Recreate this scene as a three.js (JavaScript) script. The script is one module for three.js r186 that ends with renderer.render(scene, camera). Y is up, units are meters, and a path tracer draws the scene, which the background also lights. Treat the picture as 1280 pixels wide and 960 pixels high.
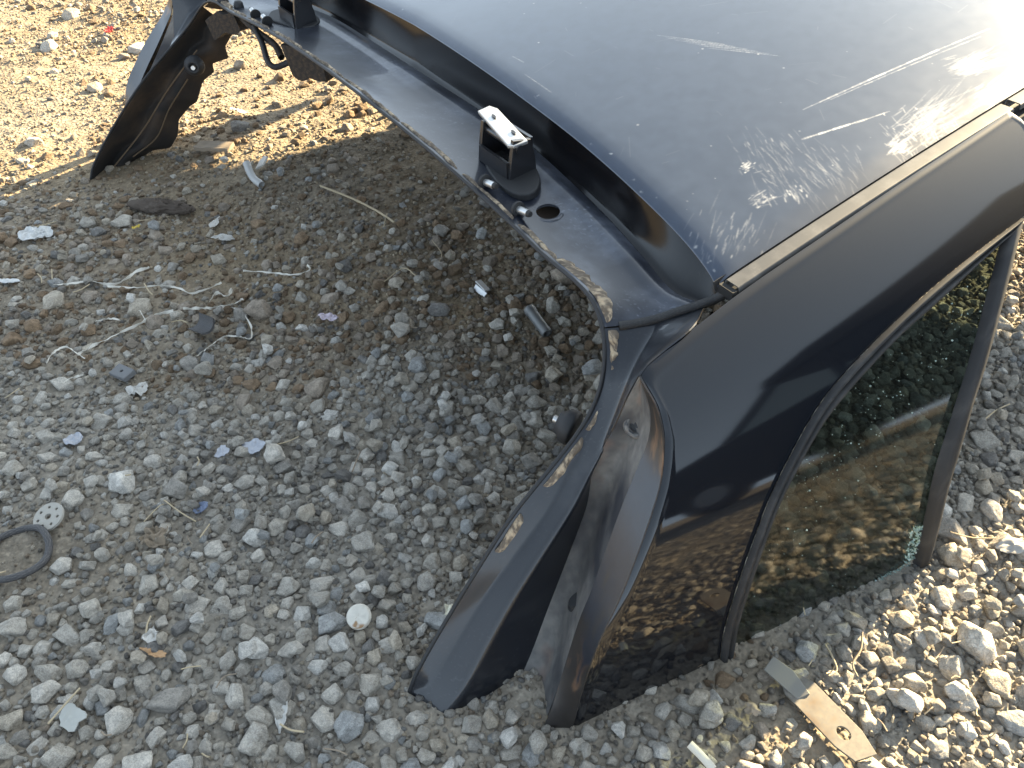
import * as THREE from 'three';
import { mergeGeometries, mergeVertices } from 'three/addons/utils/BufferGeometryUtils.js';

// ───────────────────────── camera, sky, sun, exposure ─────────────────────────
const V = (x, y, z) => new THREE.Vector3(x, y, z);
const scene = new THREE.Scene();
const F_PX = 1029, CAM = V(1.0492, 0.7852, 0.1289);
const CR = V(0.5628, -0.0221, -0.8263), CU = V(-0.5510, 0.7351, -0.3949), CF = V(-0.6161, -0.6776, -0.4016);
const camera = new THREE.PerspectiveCamera(2 * Math.atan(480 / F_PX) * 180 / Math.PI, 4 / 3, 0.05, 900);
camera.position.copy(CAM); camera.up.copy(CU); camera.lookAt(CAM.clone().add(CF));

const SUN = V(-0.40, 1.0, -2.75).normalize();
const sun = new THREE.DirectionalLight(new THREE.Color().setRGB(1, 0.79, 0.47), 5);
sun.position.copy(SUN).multiplyScalar(20); sun.target.position.set(0, 0, -0.5);
sun.castShadow = true; sun.shadow.mapSize.set(4096, 4096);
Object.assign(sun.shadow.camera, { left: -4, right: 4, top: 4, bottom: -4, near: 1, far: 60 });
sun.shadow.radius = 1.2;
scene.add(sun, sun.target);

{ // clear late afternoon sky: deep blue overhead, pale towards the horizon, a warm veil round the sun
  const w = 512, h = 256, d = new Float32Array(w * h * 4);
  for (let j = 0; j < h; j++) for (let i = 0; i < w; i++) {
    const el = ((j + .5) / h - .5) * Math.PI, az = ((i + .5) / w - .5) * 2 * Math.PI;
    const v = V(Math.cos(el) * Math.cos(az), Math.sin(el), Math.cos(el) * Math.sin(az));
    const up = Math.max(v.y, 0), t = Math.pow(1 - up, 2.0), c = v.dot(SUN);
    const k0 = 1.08, veil = .40 * Math.exp(-(1 - c) * 3.4) + .32 * Math.exp(-(1 - c) * 30);
    const k = (j * w + i) * 4;
    d[k] = k0 * (.058 + .212 * t + veil * .75); d[k + 1] = k0 * (.074 + .262 * t + veil * .80); d[k + 2] = k0 * (.096 + .312 * t + veil * .81); d[k + 3] = 1;
  }
  const sky = new THREE.DataTexture(d, w, h, THREE.RGBAFormat, THREE.FloatType);
  sky.mapping = THREE.EquirectangularReflectionMapping; sky.minFilter = sky.magFilter = THREE.LinearFilter; sky.needsUpdate = true;
  scene.background = sky; scene.environment = sky;
}
const renderer = new THREE.WebGLRenderer({ antialias: true });
renderer.toneMapping = THREE.LinearToneMapping;
renderer.toneMappingExposure = 7.7;
renderer.shadowMap.enabled = true; renderer.shadowMap.type = THREE.PCFSoftShadowMap;

// ───────────────────────── helpers ─────────────────────────
const rng = seed => () => { seed |= 0; seed = seed + 0x6D2B79F5 | 0; let t = Math.imul(seed ^ seed >>> 15, 1 | seed); t = t + Math.imul(t ^ t >>> 7, 61 | t) ^ t; return ((t ^ t >>> 14) >>> 0) / 4294967296; };
const clamp = (x, a = 0, b = 1) => Math.min(b, Math.max(a, x)), lerp = (a, b, t) => a + (b - a) * t;
const smooth = (a, b, x) => { const t = clamp((x - a) / (b - a)); return t * t * (3 - 2 * t); };
const hash = (x, y, s = 0) => { let h = Math.imul(x | 0, 374761393) + Math.imul(y | 0, 668265263) + Math.imul(s | 0, 974634777) | 0; h = Math.imul(h ^ h >>> 13, 1274126177); return ((h ^ h >>> 16) >>> 0) / 4294967296; };
function noise(x, y, s = 0, per = 0) {
  const xi = Math.floor(x), yi = Math.floor(y); let fx = x - xi, fy = y - yi; fx = fx * fx * (3 - 2 * fx); fy = fy * fy * (3 - 2 * fy);
  const m = per ? a => ((a % per) + per) % per : a => a;
  return lerp(lerp(hash(m(xi), m(yi), s), hash(m(xi + 1), m(yi), s), fx), lerp(hash(m(xi), m(yi + 1), s), hash(m(xi + 1), m(yi + 1), s), fx), fy);
}
function fbm(x, y, s = 0, o = 4, per = 0) { let a = 0, w = .5, t = 0; for (let i = 0; i < o; i++) { a += w * noise(x, y, s + i, per); t += w; x *= 2; y *= 2; per *= 2; w *= .5; } return a / t; }
function noise3(p, s) { return (noise(p.x + 7.1 * p.z, p.y, s) + noise(p.y + 3.7, p.z + 2.3 * p.x, s + 1) + noise(p.z - 5.2, p.x - 1.9 * p.y, s + 2)) / 3; }
const col = (r, g, b) => new THREE.Color().setRGB(r, g, b);
const toS = x => 255 * (x <= .0031308 ? 12.92 * x : 1.055 * Math.pow(clamp(x), 1 / 2.4) - .055);
function tex(w, h, fn, color = true, rx = 1, ry = 1) {     // fn(u, v) -> [r,g,b] linear colour, or a number for data maps
  const d = new Uint8Array(w * h * 4);
  for (let j = 0; j < h; j++) for (let i = 0; i < w; i++) {
    const c = fn((i + .5) / w, (j + .5) / h), k = (j * w + i) * 4;
    if (color) { d[k] = toS(c[0]); d[k + 1] = toS(c[1]); d[k + 2] = toS(c[2]); } else d[k] = d[k + 1] = d[k + 2] = 255 * clamp(c);
    d[k + 3] = 255;
  }
  const t = new THREE.DataTexture(d, w, h); t.wrapS = t.wrapT = THREE.RepeatWrapping; t.magFilter = THREE.LinearFilter; t.minFilter = THREE.LinearMipmapLinearFilter; t.generateMipmaps = true;
  if (color) t.colorSpace = THREE.SRGBColorSpace; t.repeat.set(rx, ry); t.needsUpdate = true; return t;
}
// a photograph pixel gives a direction; the distance comes from the surface it lies on
const ray = (px, py) => CF.clone().addScaledVector(CR, (px - 640) / F_PX).addScaledVector(CU, (480 - py) / F_PX);
const atY = (px, py, y) => { const d = ray(px, py); return CAM.clone().addScaledVector(d, (y - CAM.y) / d.y); };
const atX = (px, py, x) => { const d = ray(px, py); return CAM.clone().addScaledVector(d, (x - CAM.x) / d.x); };
const toPx = p => { const d = p.clone().sub(CAM), z = d.dot(CF); return [640 + F_PX * d.dot(CR) / z, 480 - F_PX * d.dot(CU) / z, z]; };

const used = {};
function numbered(n) { if (used[n] === undefined) { used[n] = 0; return n; } return n + '_' + String(++used[n]).padStart(3, '0'); }
function mesh(name, geo, mat, parent) { const m = new THREE.Mesh(geo, mat); m.name = parent ? name : numbered(name); m.castShadow = m.receiveShadow = true; (parent || scene).add(m); return m; }
function thing(name, label, category, group) { const g = new THREE.Group(); g.name = numbered(name); g.userData = { label, category, kind: 'thing' }; if (group) g.userData.group = group; scene.add(g); return g; }
function tag(o, label, category, group) { o.userData.label = label; o.userData.kind = 'thing'; o.userData.category = category; if (group) o.userData.group = group; return o; }

// polyline resampled to n points evenly along its length (smoothed when smoothIt)
function resample(pts, n, smoothIt = true) {
  let p = pts;
  if (smoothIt && pts.length > 2) p = new THREE.CatmullRomCurve3(pts, false, 'centripetal').getPoints(pts.length * 10);
  const L = [0]; for (let i = 1; i < p.length; i++) L.push(L[i - 1] + p[i].distanceTo(p[i - 1]));
  const out = []; let k = 0;
  for (let i = 0; i < n; i++) { const s = L[L.length - 1] * i / (n - 1); while (k < p.length - 2 && L[k + 1] < s) k++; out.push(p[k].clone().lerp(p[k + 1], clamp((s - L[k]) / Math.max(L[k + 1] - L[k], 1e-9)))); }
  return out;
}
// rows of equal length -> smooth sheet with real thickness; uv in metres
function sheet(rows, t = 0.0016, opt = {}) {
  const R = rows.length, C = rows[0].length, pos = [], uv = [], idx = [];
  const nrm = []; const a = V(), b = V();
  for (let j = 0; j < R; j++) for (let i = 0; i < C; i++) {
    a.subVectors(rows[j][Math.min(i + 1, C - 1)], rows[j][Math.max(i - 1, 0)]); b.subVectors(rows[Math.min(j + 1, R - 1)][i], rows[Math.max(j - 1, 0)][i]);
    const n = V().crossVectors(a, b); if (n.lengthSq() < 1e-16) n.set(0, 1, 0); nrm.push(n.normalize());
  }
  let acc = 0;
  for (let j = 0; j < R; j++) { if (j) acc += rows[j][C >> 1].distanceTo(rows[j - 1][C >> 1]); let s = 0; for (let i = 0; i < C; i++) { if (i) s += rows[j][i].distanceTo(rows[j][i - 1]); const p = rows[j][i]; pos.push(p.x, p.y, p.z); uv.push(s, acc); } }
  const keep = opt.keep || (() => true);
  for (let j = 0; j < R - 1; j++) for (let i = 0; i < C - 1; i++) { if (!keep(j, i)) continue; const q = j * C + i; idx.push(q, q + 1, q + C, q + 1, q + C + 1, q + C); }
  if (!t) { const g = new THREE.BufferGeometry(); g.setAttribute('position', new THREE.Float32BufferAttribute(pos, 3)); g.setAttribute('uv', new THREE.Float32BufferAttribute(uv, 2)); g.setIndex(idx); g.computeVertexNormals(); return g; }
  const N = R * C; const sgn = opt.flip ? 1 : -1;
  for (let k = 0; k < N; k++) pos.push(pos[k * 3] + sgn * t * nrm[k].x, pos[k * 3 + 1] + sgn * t * nrm[k].y, pos[k * 3 + 2] + sgn * t * nrm[k].z);
  uv.push(...uv.slice());
  const n0 = idx.length; for (let k = 0; k < n0; k += 3) idx.push(N + idx[k], N + idx[k + 2], N + idx[k + 1]);
  const g = new THREE.BufferGeometry(); g.setAttribute('position', new THREE.Float32BufferAttribute(pos, 3)); g.setAttribute('uv', new THREE.Float32BufferAttribute(uv, 2)); g.setIndex(idx); g.computeVertexNormals();
  // rim, with vertices of its own so that the edge stays crisp
  const rp = [], ri = [], ru = []; const edge = (q, r) => { const o = rp.length / 3; for (const k of [q, r, q + N, r + N]) { rp.push(pos[k * 3], pos[k * 3 + 1], pos[k * 3 + 2]); ru.push(uv[k * 2], uv[k * 2 + 1]); } ri.push(o, o + 2, o + 1, o + 1, o + 2, o + 3); };
  for (let i = 0; i < C - 1; i++) { edge(i, i + 1); edge((R - 1) * C + i + 1, (R - 1) * C + i); }
  for (let j = 0; j < R - 1; j++) { edge((j + 1) * C, j * C); edge(j * C + C - 1, (j + 1) * C + C - 1); }
  const e = new THREE.BufferGeometry(); e.setAttribute('position', new THREE.Float32BufferAttribute(rp, 3)); e.setAttribute('uv', new THREE.Float32BufferAttribute(ru, 2)); e.setIndex(ri); e.computeVertexNormals();
  return mergeGeometries([g, e]);
}
// smooth rows between guide curves (each guide resampled to n points)
function between(curves, n, sub, smoothIt = true) {
  const g = curves.map(c => resample(c, n, smoothIt)); if (g.length === 2) return Array.from({ length: sub + 1 }, (_, j) => g[0].map((p, i) => p.clone().lerp(g[1][i], j / sub)));
  const cols = []; for (let i = 0; i < n; i++) cols.push(new THREE.CatmullRomCurve3(g.map(r => r[i]), false, 'centripetal').getPoints((g.length - 1) * sub));
  return cols[0].map((_, j) => cols.map(c => c[j]));
}
function mirrorGeo(g) { const m = g.clone(); m.applyMatrix4(new THREE.Matrix4().makeScale(-1, 1, 1)); const ix = m.index; for (let k = 0; k < ix.count; k += 3) { const t = ix.getX(k); ix.setX(k, ix.getX(k + 1)); ix.setX(k + 1, t); } m.computeVertexNormals(); return m; }
const mir = p => V(-p.x, p.y, p.z);
function tube(pts, r, seg = 40, rs = 8, closed = false) { return new THREE.TubeGeometry(new THREE.CatmullRomCurve3(pts, closed, 'centripetal'), seg, r, rs, closed); }
function xf(g, p, q, s) { const m = new THREE.Matrix4().compose(p || V(0, 0, 0), q || new THREE.Quaternion(), s || V(1, 1, 1)); return g.clone().applyMatrix4(m); }
const eul = (x, y, z) => new THREE.Quaternion().setFromEuler(new THREE.Euler(x, y, z));

// ───────────────────────── ground ─────────────────────────
const roofBase = [[.650, 0], [.682, .037], [.735, .12], [.772, .1], [.811, .268], [.846, .531], [.855, .56]].map(([u, v]) => [u, -v]);
function distBase(x, z) { let m = 9; for (let k = 0; k < roofBase.length - 1; k++) { const [ax, az] = roofBase[k], [bx, bz] = roofBase[k + 1], dx = bx - ax, dz = bz - az, t = clamp(((x - ax) * dx + (z - az) * dz) / (dx * dx + dz * dz)); m = Math.min(m, Math.hypot(x - ax - dx * t, z - az - dz * t)); } return m; }
function groundY(x, z) {
  const far = Math.min(1, 6 / (Math.hypot(x, z) + 1));
  let y = (fbm(x * 1.6 + 9, z * 1.6, 11, 3) - .5) * .045 + (fbm(x * 9, z * 9, 21, 3) - .5) * .016 + (fbm(x * 42, z * 42, 31, 2) - .5) * .005;
  y *= far; const b = Math.min(distBase(x, z), distBase(-x, z)); y = lerp(y * .25, y, smooth(.03, .25, b));
  y += .012 * Math.exp(-((x - .715) ** 2 + (z + .10) ** 2) / .0006);
  return y - .004;
}
// how stony the ground is, sampled from the photograph: [px, py, stones, browner]
const denseAt = [[100, 850, .8, .25], [300, 800, 1, .1], [500, 930, .8, .3], [30, 950, .75, .3], [400, 650, 1, .05], [250, 560, .85, .15], [550, 520, .9, .2], [650, 600, .75, .3], [100, 600, .7, .3], [40, 700, .5, .5], [200, 450, .55, .5], [350, 450, .6, .6], [500, 300, .34, 1], [600, 380, .5, 1], [400, 350, .4, 1], [450, 250, .25, 1], [550, 450, .75, .5], [300, 300, .3, 1], [100, 300, .4, .7], [400, 200, .2, 1], [300, 180, .08, 1], [100, 100, .12, 1], [40, 30, .2, 1], [450, 130, .06, 1], [700, 400, .9, .7], [940, 870, .2, .6], [1100, 830, 1, .1], [1250, 920, 1, .1], [1250, 700, 1, .1], [1230, 500, 1, 0], [1275, 320, .6, .6], [630, 865, .8, .4], [600, 905, .95, .3], [720, 940, .9, .3], [850, 890, .85, .3], [900, 920, .6, .4], [760, 930, .8, .3], [110, 690, .6, .5], [60, 170, .15, 1], [-100, 500, .6, .4], [230, 100, .1, 1], [330, 80, .1, 1], [-150, 100, .12, 1], [150, 30, .2, 1]]
  .map(([x, y, a, b]) => { const p = atY(x, y, 0); return [p.x, p.z, a, b]; });
function densRaw(x, z) { let s = 0, a = 0, b = 0; for (const q of denseAt) { const d = (x - q[0]) ** 2 + (z - q[1]) ** 2 + .0012, w = 1 / (d * d); s += w; a += w * q[2]; b += w * q[3]; } const n = fbm(x * 5 + 3, z * 5, 77, 3) - .5; return [clamp(a / s + n * .5), clamp(b / s + n * .3)]; }

const dg = new Map(); function dens(x, z) { const i = Math.round(x / .015), j = Math.round(z / .015), k = i * 100003 + j; let r = dg.get(k); if (!r) { r = densRaw(i * .015, j * .015); dg.set(k, r); } return r; }
const dirtMap = tex(1024, 1024, (u, v) => { const n = fbm(u * 16, v * 16, 3, 6, 16), m = fbm(u * 90, v * 90, 9, 3, 90), k = fbm(u * 220, v * 220, 19, 2, 220); const g = .62 + .5 * n + .35 * (m - .5) + .5 * (k > .68 ? 1 : k < .3 ? -.6 : 0) * .5; const c = clamp(g * .75, 0, 1); return [c, c * (.97 + .04 * m), c * (.94 + .08 * m)]; });
const dirtBump = tex(1024, 1024, (u, v) => .5 * fbm(u * 60, v * 60, 5, 4, 60) + .5 * fbm(u * 200, v * 200, 15, 3, 200), false);
{
  const axis = (a, b, step, far) => { const o = []; for (let x = a; x <= b + 1e-6; x += step) o.push(x); let s = step, x = b; while (x < far) { s *= 1.35; x += s; o.push(x); } s = step; x = a; while (x > -far) { s *= 1.35; x -= s; o.unshift(x); } return o; };
  const X = axis(-2.3, 1.35, .009, 350), Z = axis(-1.75, .6, .009, 350), pos = [], uv = [], cl = [], idx = [];
  for (const z of Z) for (const x of X) {
    pos.push(x, groundY(x, z), z); uv.push(x / .9, z / .9);
    const b = dens(x, z)[1], n = fbm(x * 3, z * 3, 44, 4), m = noise(x * 60, z * 60, 48);
    const t = clamp(b * .85 + (n - .5) * .8), k = .85 + .3 * m;
    cl.push(lerp(.33, .30, t) * k, lerp(.30, .225, t) * k, lerp(.25, .135, t) * k);
  }
  const W = X.length; for (let j = 0; j < Z.length - 1; j++) for (let i = 0; i < W - 1; i++) { const q = j * W + i; idx.push(q, q + W, q + 1, q + 1, q + W, q + W + 1); }
  const g = new THREE.BufferGeometry(); g.setAttribute('position', new THREE.Float32BufferAttribute(pos, 3)); g.setAttribute('uv', new THREE.Float32BufferAttribute(uv, 2)); g.setAttribute('color', new THREE.Float32BufferAttribute(cl, 3)); g.setIndex(idx); g.computeVertexNormals();
  const m = mesh('ground', g, new THREE.MeshStandardMaterial({ vertexColors: true, map: dirtMap, bumpMap: dirtBump, bumpScale: .007, roughness: .96 }));
  m.userData = { kind: 'structure', label: 'dusty brown dirt ground of the scrap yard' };
}

// ───────────────────────── gravel ─────────────────────────
function stoneGeo(seed, detail, angular) {
  const r = rng(seed), planes = []; const n = 9 + (r() * 6 | 0);
  for (let i = 0; i < n; i++) { const y = 1 - 2 * (i + .5) / n + (r() - .5) * .3, a = i * 2.39996 + r() * .9, s = Math.sqrt(Math.max(0, 1 - y * y)); planes.push([V(s * Math.cos(a), clamp(y, -1, 1), s * Math.sin(a)).normalize(), .66 + .42 * r()]); }
  let g = mergeVertices(new THREE.IcosahedronGeometry(1, detail).deleteAttribute('uv').deleteAttribute('normal'));
  const p = g.attributes.position, d = V(), k = angular;
  for (let i = 0; i < p.count; i++) {
    d.fromBufferAttribute(p, i).normalize(); let s = 0;
    for (const [nn, h] of planes) { const c = nn.dot(d); if (c > .05) s += Math.exp(-k * h / c); }
    let rad = -Math.log(s + 1e-40) / k; rad = clamp(rad, .3, 1.35); rad *= 1 + .16 * (noise3(d.clone().multiplyScalar(2.6), seed) - .5) + .07 * (noise3(d.clone().multiplyScalar(8), seed + 5) - .5);
    p.setXYZ(i, d.x * rad, d.y * rad, d.z * rad); 
  }
  g.computeVertexNormals(); g = g.toNonIndexed(); const q = g.attributes.position, a = V(), b = V(), c = V(), nn = V(), o = r() * 9, w = [];
  for (let i = 0; i < q.count; i += 3) { a.fromBufferAttribute(q, i); b.fromBufferAttribute(q, i + 1); c.fromBufferAttribute(q, i + 2); nn.crossVectors(b.clone().sub(a), c.clone().sub(a)); const ax = Math.abs(nn.x), ay = Math.abs(nn.y), az = Math.abs(nn.z); for (const e of [a, b, c]) ay >= ax && ay >= az ? w.push(e.x * .42 + o, e.z * .42) : ax >= az ? w.push(e.z * .42 + o, e.y * .42 + .3) : w.push(e.x * .42 + o, e.y * .42 + .6); }
  g.setAttribute('uv', new THREE.Float32BufferAttribute(w, 2)); return g;
}
const stoneMap = tex(512, 512, (u, v) => { const n = fbm(u * 6, v * 6, 61, 5, 6), m = fbm(u * 40, v * 40, 66, 3, 40), k = noise(u * 110, v * 110, 69, 110); const c = clamp(.66 + .55 * (n - .5) + .5 * (m - .5) + (k > .86 ? .12 : k < .1 ? -.2 : 0)); return [c, c * .985, c * .96]; });
const stoneBump = tex(512, 512, (u, v) => .6 * fbm(u * 14, v * 14, 71, 4, 14) + .4 * fbm(u * 70, v * 70, 76, 2, 70), false);
const stoneMat = new THREE.MeshStandardMaterial({ map: stoneMap, bumpMap: stoneBump, bumpScale: .0025, roughness: .9 });
const tones = [[.61, .56, .48], [.56, .52, .455], [.71, .66, .58], [.41, .38, .335], [.46, .46, .445], [.58, .51, .41], [.28, .265, .245], [.80, .765, .70], [.44, .37, .295], [.32, .225, .14]];
const toneNames = ['warm grey', 'mid grey', 'light grey', 'dark grey', 'blue grey', 'tan', 'charcoal grey', 'pale', 'brownish grey', 'earth brown'];
const bigShapes = Array.from({ length: 14 }, (_, i) => stoneGeo(100 + i * 17, 6, 30)), midShapes = Array.from({ length: 9 }, (_, i) => stoneGeo(500 + i * 13, 4, 26)), tinyShapes = Array.from({ length: 5 }, (_, i) => stoneGeo(900 + i * 11, 1, 10));
const stones = [], cell = new Map(), CS = .05;
const ck = (x, z) => Math.floor(x / CS) * 4096 + Math.floor(z / CS);
function clash(x, z, r, f) { for (let i = -1; i <= 1; i++) for (let j = -1; j <= 1; j++) for (const s of cell.get(ck(x + i * CS, z + j * CS)) || []) if (Math.hypot(s.x - x, s.z - z) < f * (s.r + r)) return true; return false; }
function put(s) { stones.push(s); const k = ck(s.x, s.z); if (!cell.has(k)) cell.set(k, []); cell.get(k).push(s); }
const keepOut = [];                                   // [x, z, r] footprints of other things lying on the ground
function clear(px, py, r) { const p = atY(px, py, 0); keepOut.push([p.x, p.z, r]); }
[[448, 771, .014], [25, 690, .052], [60, 648, .02], [1010, 878, .022], [1030, 893, .022], [1052, 915, .02], [253, 407, .016], [672, 403, .02], [155, 467, .02], [600, 355, .015]].forEach(a => clear(...a));
const hitOut = (x, z, r) => keepOut.some(k => Math.hypot(k[0] - x, k[1] - z) < k[2] + r * .7);
// the large stones one can pick out in the photograph: [px, py, width in px, tone]
const R0 = rng(7);
for (const [px, py, wpx, tone] of [[550, 386, 36, 6], [320, 380, 36, 8], [170, 377, 36, 5], [395, 475, 36, 8], [300, 490, 28, 8], [52, 861, 36, 2], [66, 940, 44, 0], [83, 791, 34, 1], [92, 833, 32, 0], [151, 597, 42, 7], [90, 621, 34, 2], [219, 608, 34, 3], [315, 667, 30, 7], [267, 684, 30, 2], [245, 752, 32, 2], [276, 754, 30, 1], [184, 728, 34, 0], [205, 872, 48, 3], [317, 809, 36, 7], [321, 892, 38, 0], [317, 916, 48, 1], [359, 807, 28, 2], [407, 752, 32, 4], [413, 775, 38, 4], [424, 798, 30, 7], [459, 848, 38, 0], [437, 905, 44, 4], [402, 892, 38, 2], [464, 877, 26, 7], [455, 669, 38, 1], [429, 623, 30, 3], [302, 592, 30, 1], [168, 951, 46, 2], [127, 951, 32, 2], [7, 894, 34, 5], [11, 750, 36, 0], [350, 570, 30, 3], [298, 383, 22, 3], [235, 445, 30, 3], [190, 395, 26, 8], [60, 368, 40, 5], [150, 272, 28, 0], [110, 275, 22, 1], [203, 305, 22, 8], [690, 465, 26, 6], [706, 352, 34, 8], [695, 395, 28, 6], [640, 540, 26, 3], [860, 875, 34, 1], [840, 905, 24, 0], [545, 872, 44, 0], [560, 855, 22, 2], [590, 900, 30, 1], [640, 935, 30, 0], [1225, 800, 60, 2], [1130, 770, 34, 5], [1180, 745, 34, 2], [1210, 870, 38, 2], [1165, 700, 34, 7], [1090, 900, 34, 0], [1250, 850, 44, 5], [1190, 660, 44, 3], [1205, 470, 32, 3], [1230, 545, 36, 1], [1255, 400, 36, 3], [1110, 680, 20, 5], [1070, 770, 30, 5], [1010, 810, 34, 4], [1130, 870, 34, 2], [300, 160, 26, 6], [265, 185, 12, 8], [610, 250, 24, 6], [40, 175, 24, 0], [120, 110, 24, 5], [60, 60, 30, 0], [170, 60, 28, 2], [90, 20, 26, 5], [1000, 930, 30, 0]]) {
  const p = atY(px, py, .006), z = toPx(p)[2], r = wpx * z / F_PX / 2 * .86;
  if (distBase(p.x, p.z) < r * .9 || hitOut(p.x, p.z, r)) continue;
  put({ x: p.x, z: p.z, r, tone, lay: 0, seed: R0() });
}
{
  const R = rng(4242);
  const dart = (n, x0, x1, z0, z1, rmin, rmax, pw, f, lay, power) => {
    const rs = Array.from({ length: n }, () => rmin + (rmax - rmin) * Math.pow(R(), pw)).sort((a, b) => b - a);
    for (const r of rs) {
      const x = lerp(x0, x1, R()), z = lerp(z0, z1, R()), sd = R(), ac = R(), d = dens(x, z);
      if (ac > Math.pow(d[0], power)) continue; if (Math.min(distBase(x, z), distBase(-x, z)) < r * .95 + .002 || hitOut(x, z, r) || clash(x, z, r, f)) continue;
      const t = R(), wrm = d[1] > .5; put({ x, z, r, lay, seed: sd, tone: wrm && t < .75 ? (t < .28 ? 8 : t < .40 ? 5 : t < .46 ? 6 : 9) : [0, 0, 0, 1, 1, 1, 2, 2, 2, 3, 4, 5, 6, 7][(R() * 14) | 0] });
    }
  };
  dart(7200, -2.25, 1.35, -1.75, .55, .0088, .0142, 2.2, .86, 0, 1.8);
  dart(46000, -2.25, 1.35, -1.75, .55, .0055, .0095, 1.3, .82, 0, 1.6);
  dart(150000, -2.25, 1.35, -1.75, .55, .0028, .0055, 1.3, .80, 0, 1.35);
  dart(70000, -4.2, 3.6, -4.2, 2.4, .0048, .014, 1.8, .84, 0, 1.5);
  dart(16000, -8, 8, -9, 6, .007, .02, 2, 1, 0, 1);
}
{ // lumps of dried earth on the bare dirt
  const R = rng(1717); for (let n = 0; n < 5500; n++) { const x = lerp(-2.25, .6, R()), z = lerp(-1.7, .4, R()), r = .0035 + .012 * Math.pow(R(), 3), sd = R(), d = dens(x, z), c = fbm(x * 4, z * 4, 91, 3); if (d[1] < .5 || c < .46 || Math.min(distBase(x, z), distBase(-x, z)) < r + .002 || hitOut(x, z, r) || clash(x, z, r, .8)) continue; put({ x, z, r, lay: 0, seed: sd, tone: R() < .7 ? 9 : 8 }); }
}
// second layer: stones lying on the bed where it is thick
{
  const R = rng(99), extra = [];
  for (const s of stones) if (s.r > .007 && s.r < .014 && Math.abs(s.x) < 2.2 && R() < .35 * dens(s.x, s.z)[0]) { const x = s.x + (R() - .5) * .02, z = s.z + (R() - .5) * .02; if (Math.min(distBase(x, z), distBase(-x, z)) > .022 && !hitOut(x, z, s.r)) extra.push({ x, z, r: s.r * (.55 + .5 * R()), lay: 1, seed: R(), tone: [0, 1, 2, 3, 4, 5, 7][(R() * 7) | 0] }); }
  stones.push(...extra);
}
const onScreen = s => { const q = toPx(V(s.x, 0, s.z)); return q[0] > -10 && q[0] < 1290 && q[1] > -10 && q[1] < 970 ? s.r * 2 * F_PX / q[2] : 0; };
{
  const R = rng(31), M = new THREE.Matrix4(), Q = new THREE.Quaternion(), E_ = new THREE.Euler();
  const shapeOf = s => { E_.set((R() - .5) * .9, R() * 6.283, (R() - .5) * .9); Q.setFromEuler(E_); const fl = .55 + .35 * R(), el = .85 + .35 * R(); const rest = s.r * fl * (s.lay ? .8 : (-.05 + .55 * R())); return M.clone().compose(V(s.x, groundY(s.x, s.z) + rest + (s.lay ? .009 : 0), s.z), Q, V(s.r * el, s.r * fl, s.r / el)); };
  const rank = stones.map(s => [onScreen(s), s]).sort((a, b) => b[0] - a[0]); const solo = new Set(rank.slice(0, 300).map(a => a[1]));
  const soloMats = tones.map(t => { const m = stoneMat.clone(); m.color = col(...t); return m; });
  const bins = new Map();
  for (const s of stones) {
    const mtx = shapeOf(s);
    if (solo.has(s)) { const m = mesh('gravel_stone', bigShapes[(s.seed * 997 | 0) % bigShapes.length], soloMats[s.tone]); mtx.decompose(m.position, m.quaternion, m.scale); tag(m, `${toneNames[s.tone]} angular gravel stone, larger than most around it`, 'stone', `larger ${toneNames[s.tone]} stones in the gravel`); continue; }
    const set = s.r > .0068 ? 'b' : 'm', arr = set === 'b' ? bigShapes : midShapes, key = set + ((s.seed * 9973 | 0) % arr.length);
    if (!bins.has(key)) bins.set(key, []); const c = tones[s.tone], k = .8 + .4 * R(); bins.get(key).push([mtx, col(c[0] * k, c[1] * k, c[2] * k)]);
  }
  // grit: the finest chips between the stones
  for (let n = 0; n < 120000; n++) { const x = lerp(-2.2, 1.3, R()), z = lerp(-1.6, .5, R()), r = .0011 + .0030 * Math.pow(R(), 2.2); const d = dens(x, z); if (R() > .16 + d[0]) continue; E_.set(R() * 6, R() * 6, R() * 6); Q.setFromEuler(E_); const key = 't' + (R() * tinyShapes.length | 0); if (!bins.has(key)) bins.set(key, []); const c = tones[(R() * 9) | 0], k = .75 + .4 * R(), wv = .1 + d[1] * .9; bins.get(key).push([M.clone().compose(V(x, groundY(x, z) + r * .4, z), Q, V(r, r * (.6 + .4 * R()), r)), col(c[0] * k, c[1] * k * lerp(1, .88, wv), c[2] * k * lerp(1, .72, wv))]); }
  const bed = new THREE.Group(); bed.name = 'gravel_bed'; bed.userData = { kind: 'stuff', label: 'loose grey crushed gravel covering the dirt', category: 'gravel' }; scene.add(bed);
  for (const [key, list] of bins) { const arr = key[0] === 'b' ? bigShapes : key[0] === 'm' ? midShapes : tinyShapes; const im = new THREE.InstancedMesh(arr[+key.slice(1)], stoneMat, list.length); im.name = 'gravel'; im.userData.kind = 'stuff'; im.castShadow = im.receiveShadow = true; list.forEach(([m, c], i) => { im.setMatrixAt(i, m); im.setColorAt(i, c); }); bed.add(im); }
}

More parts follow.
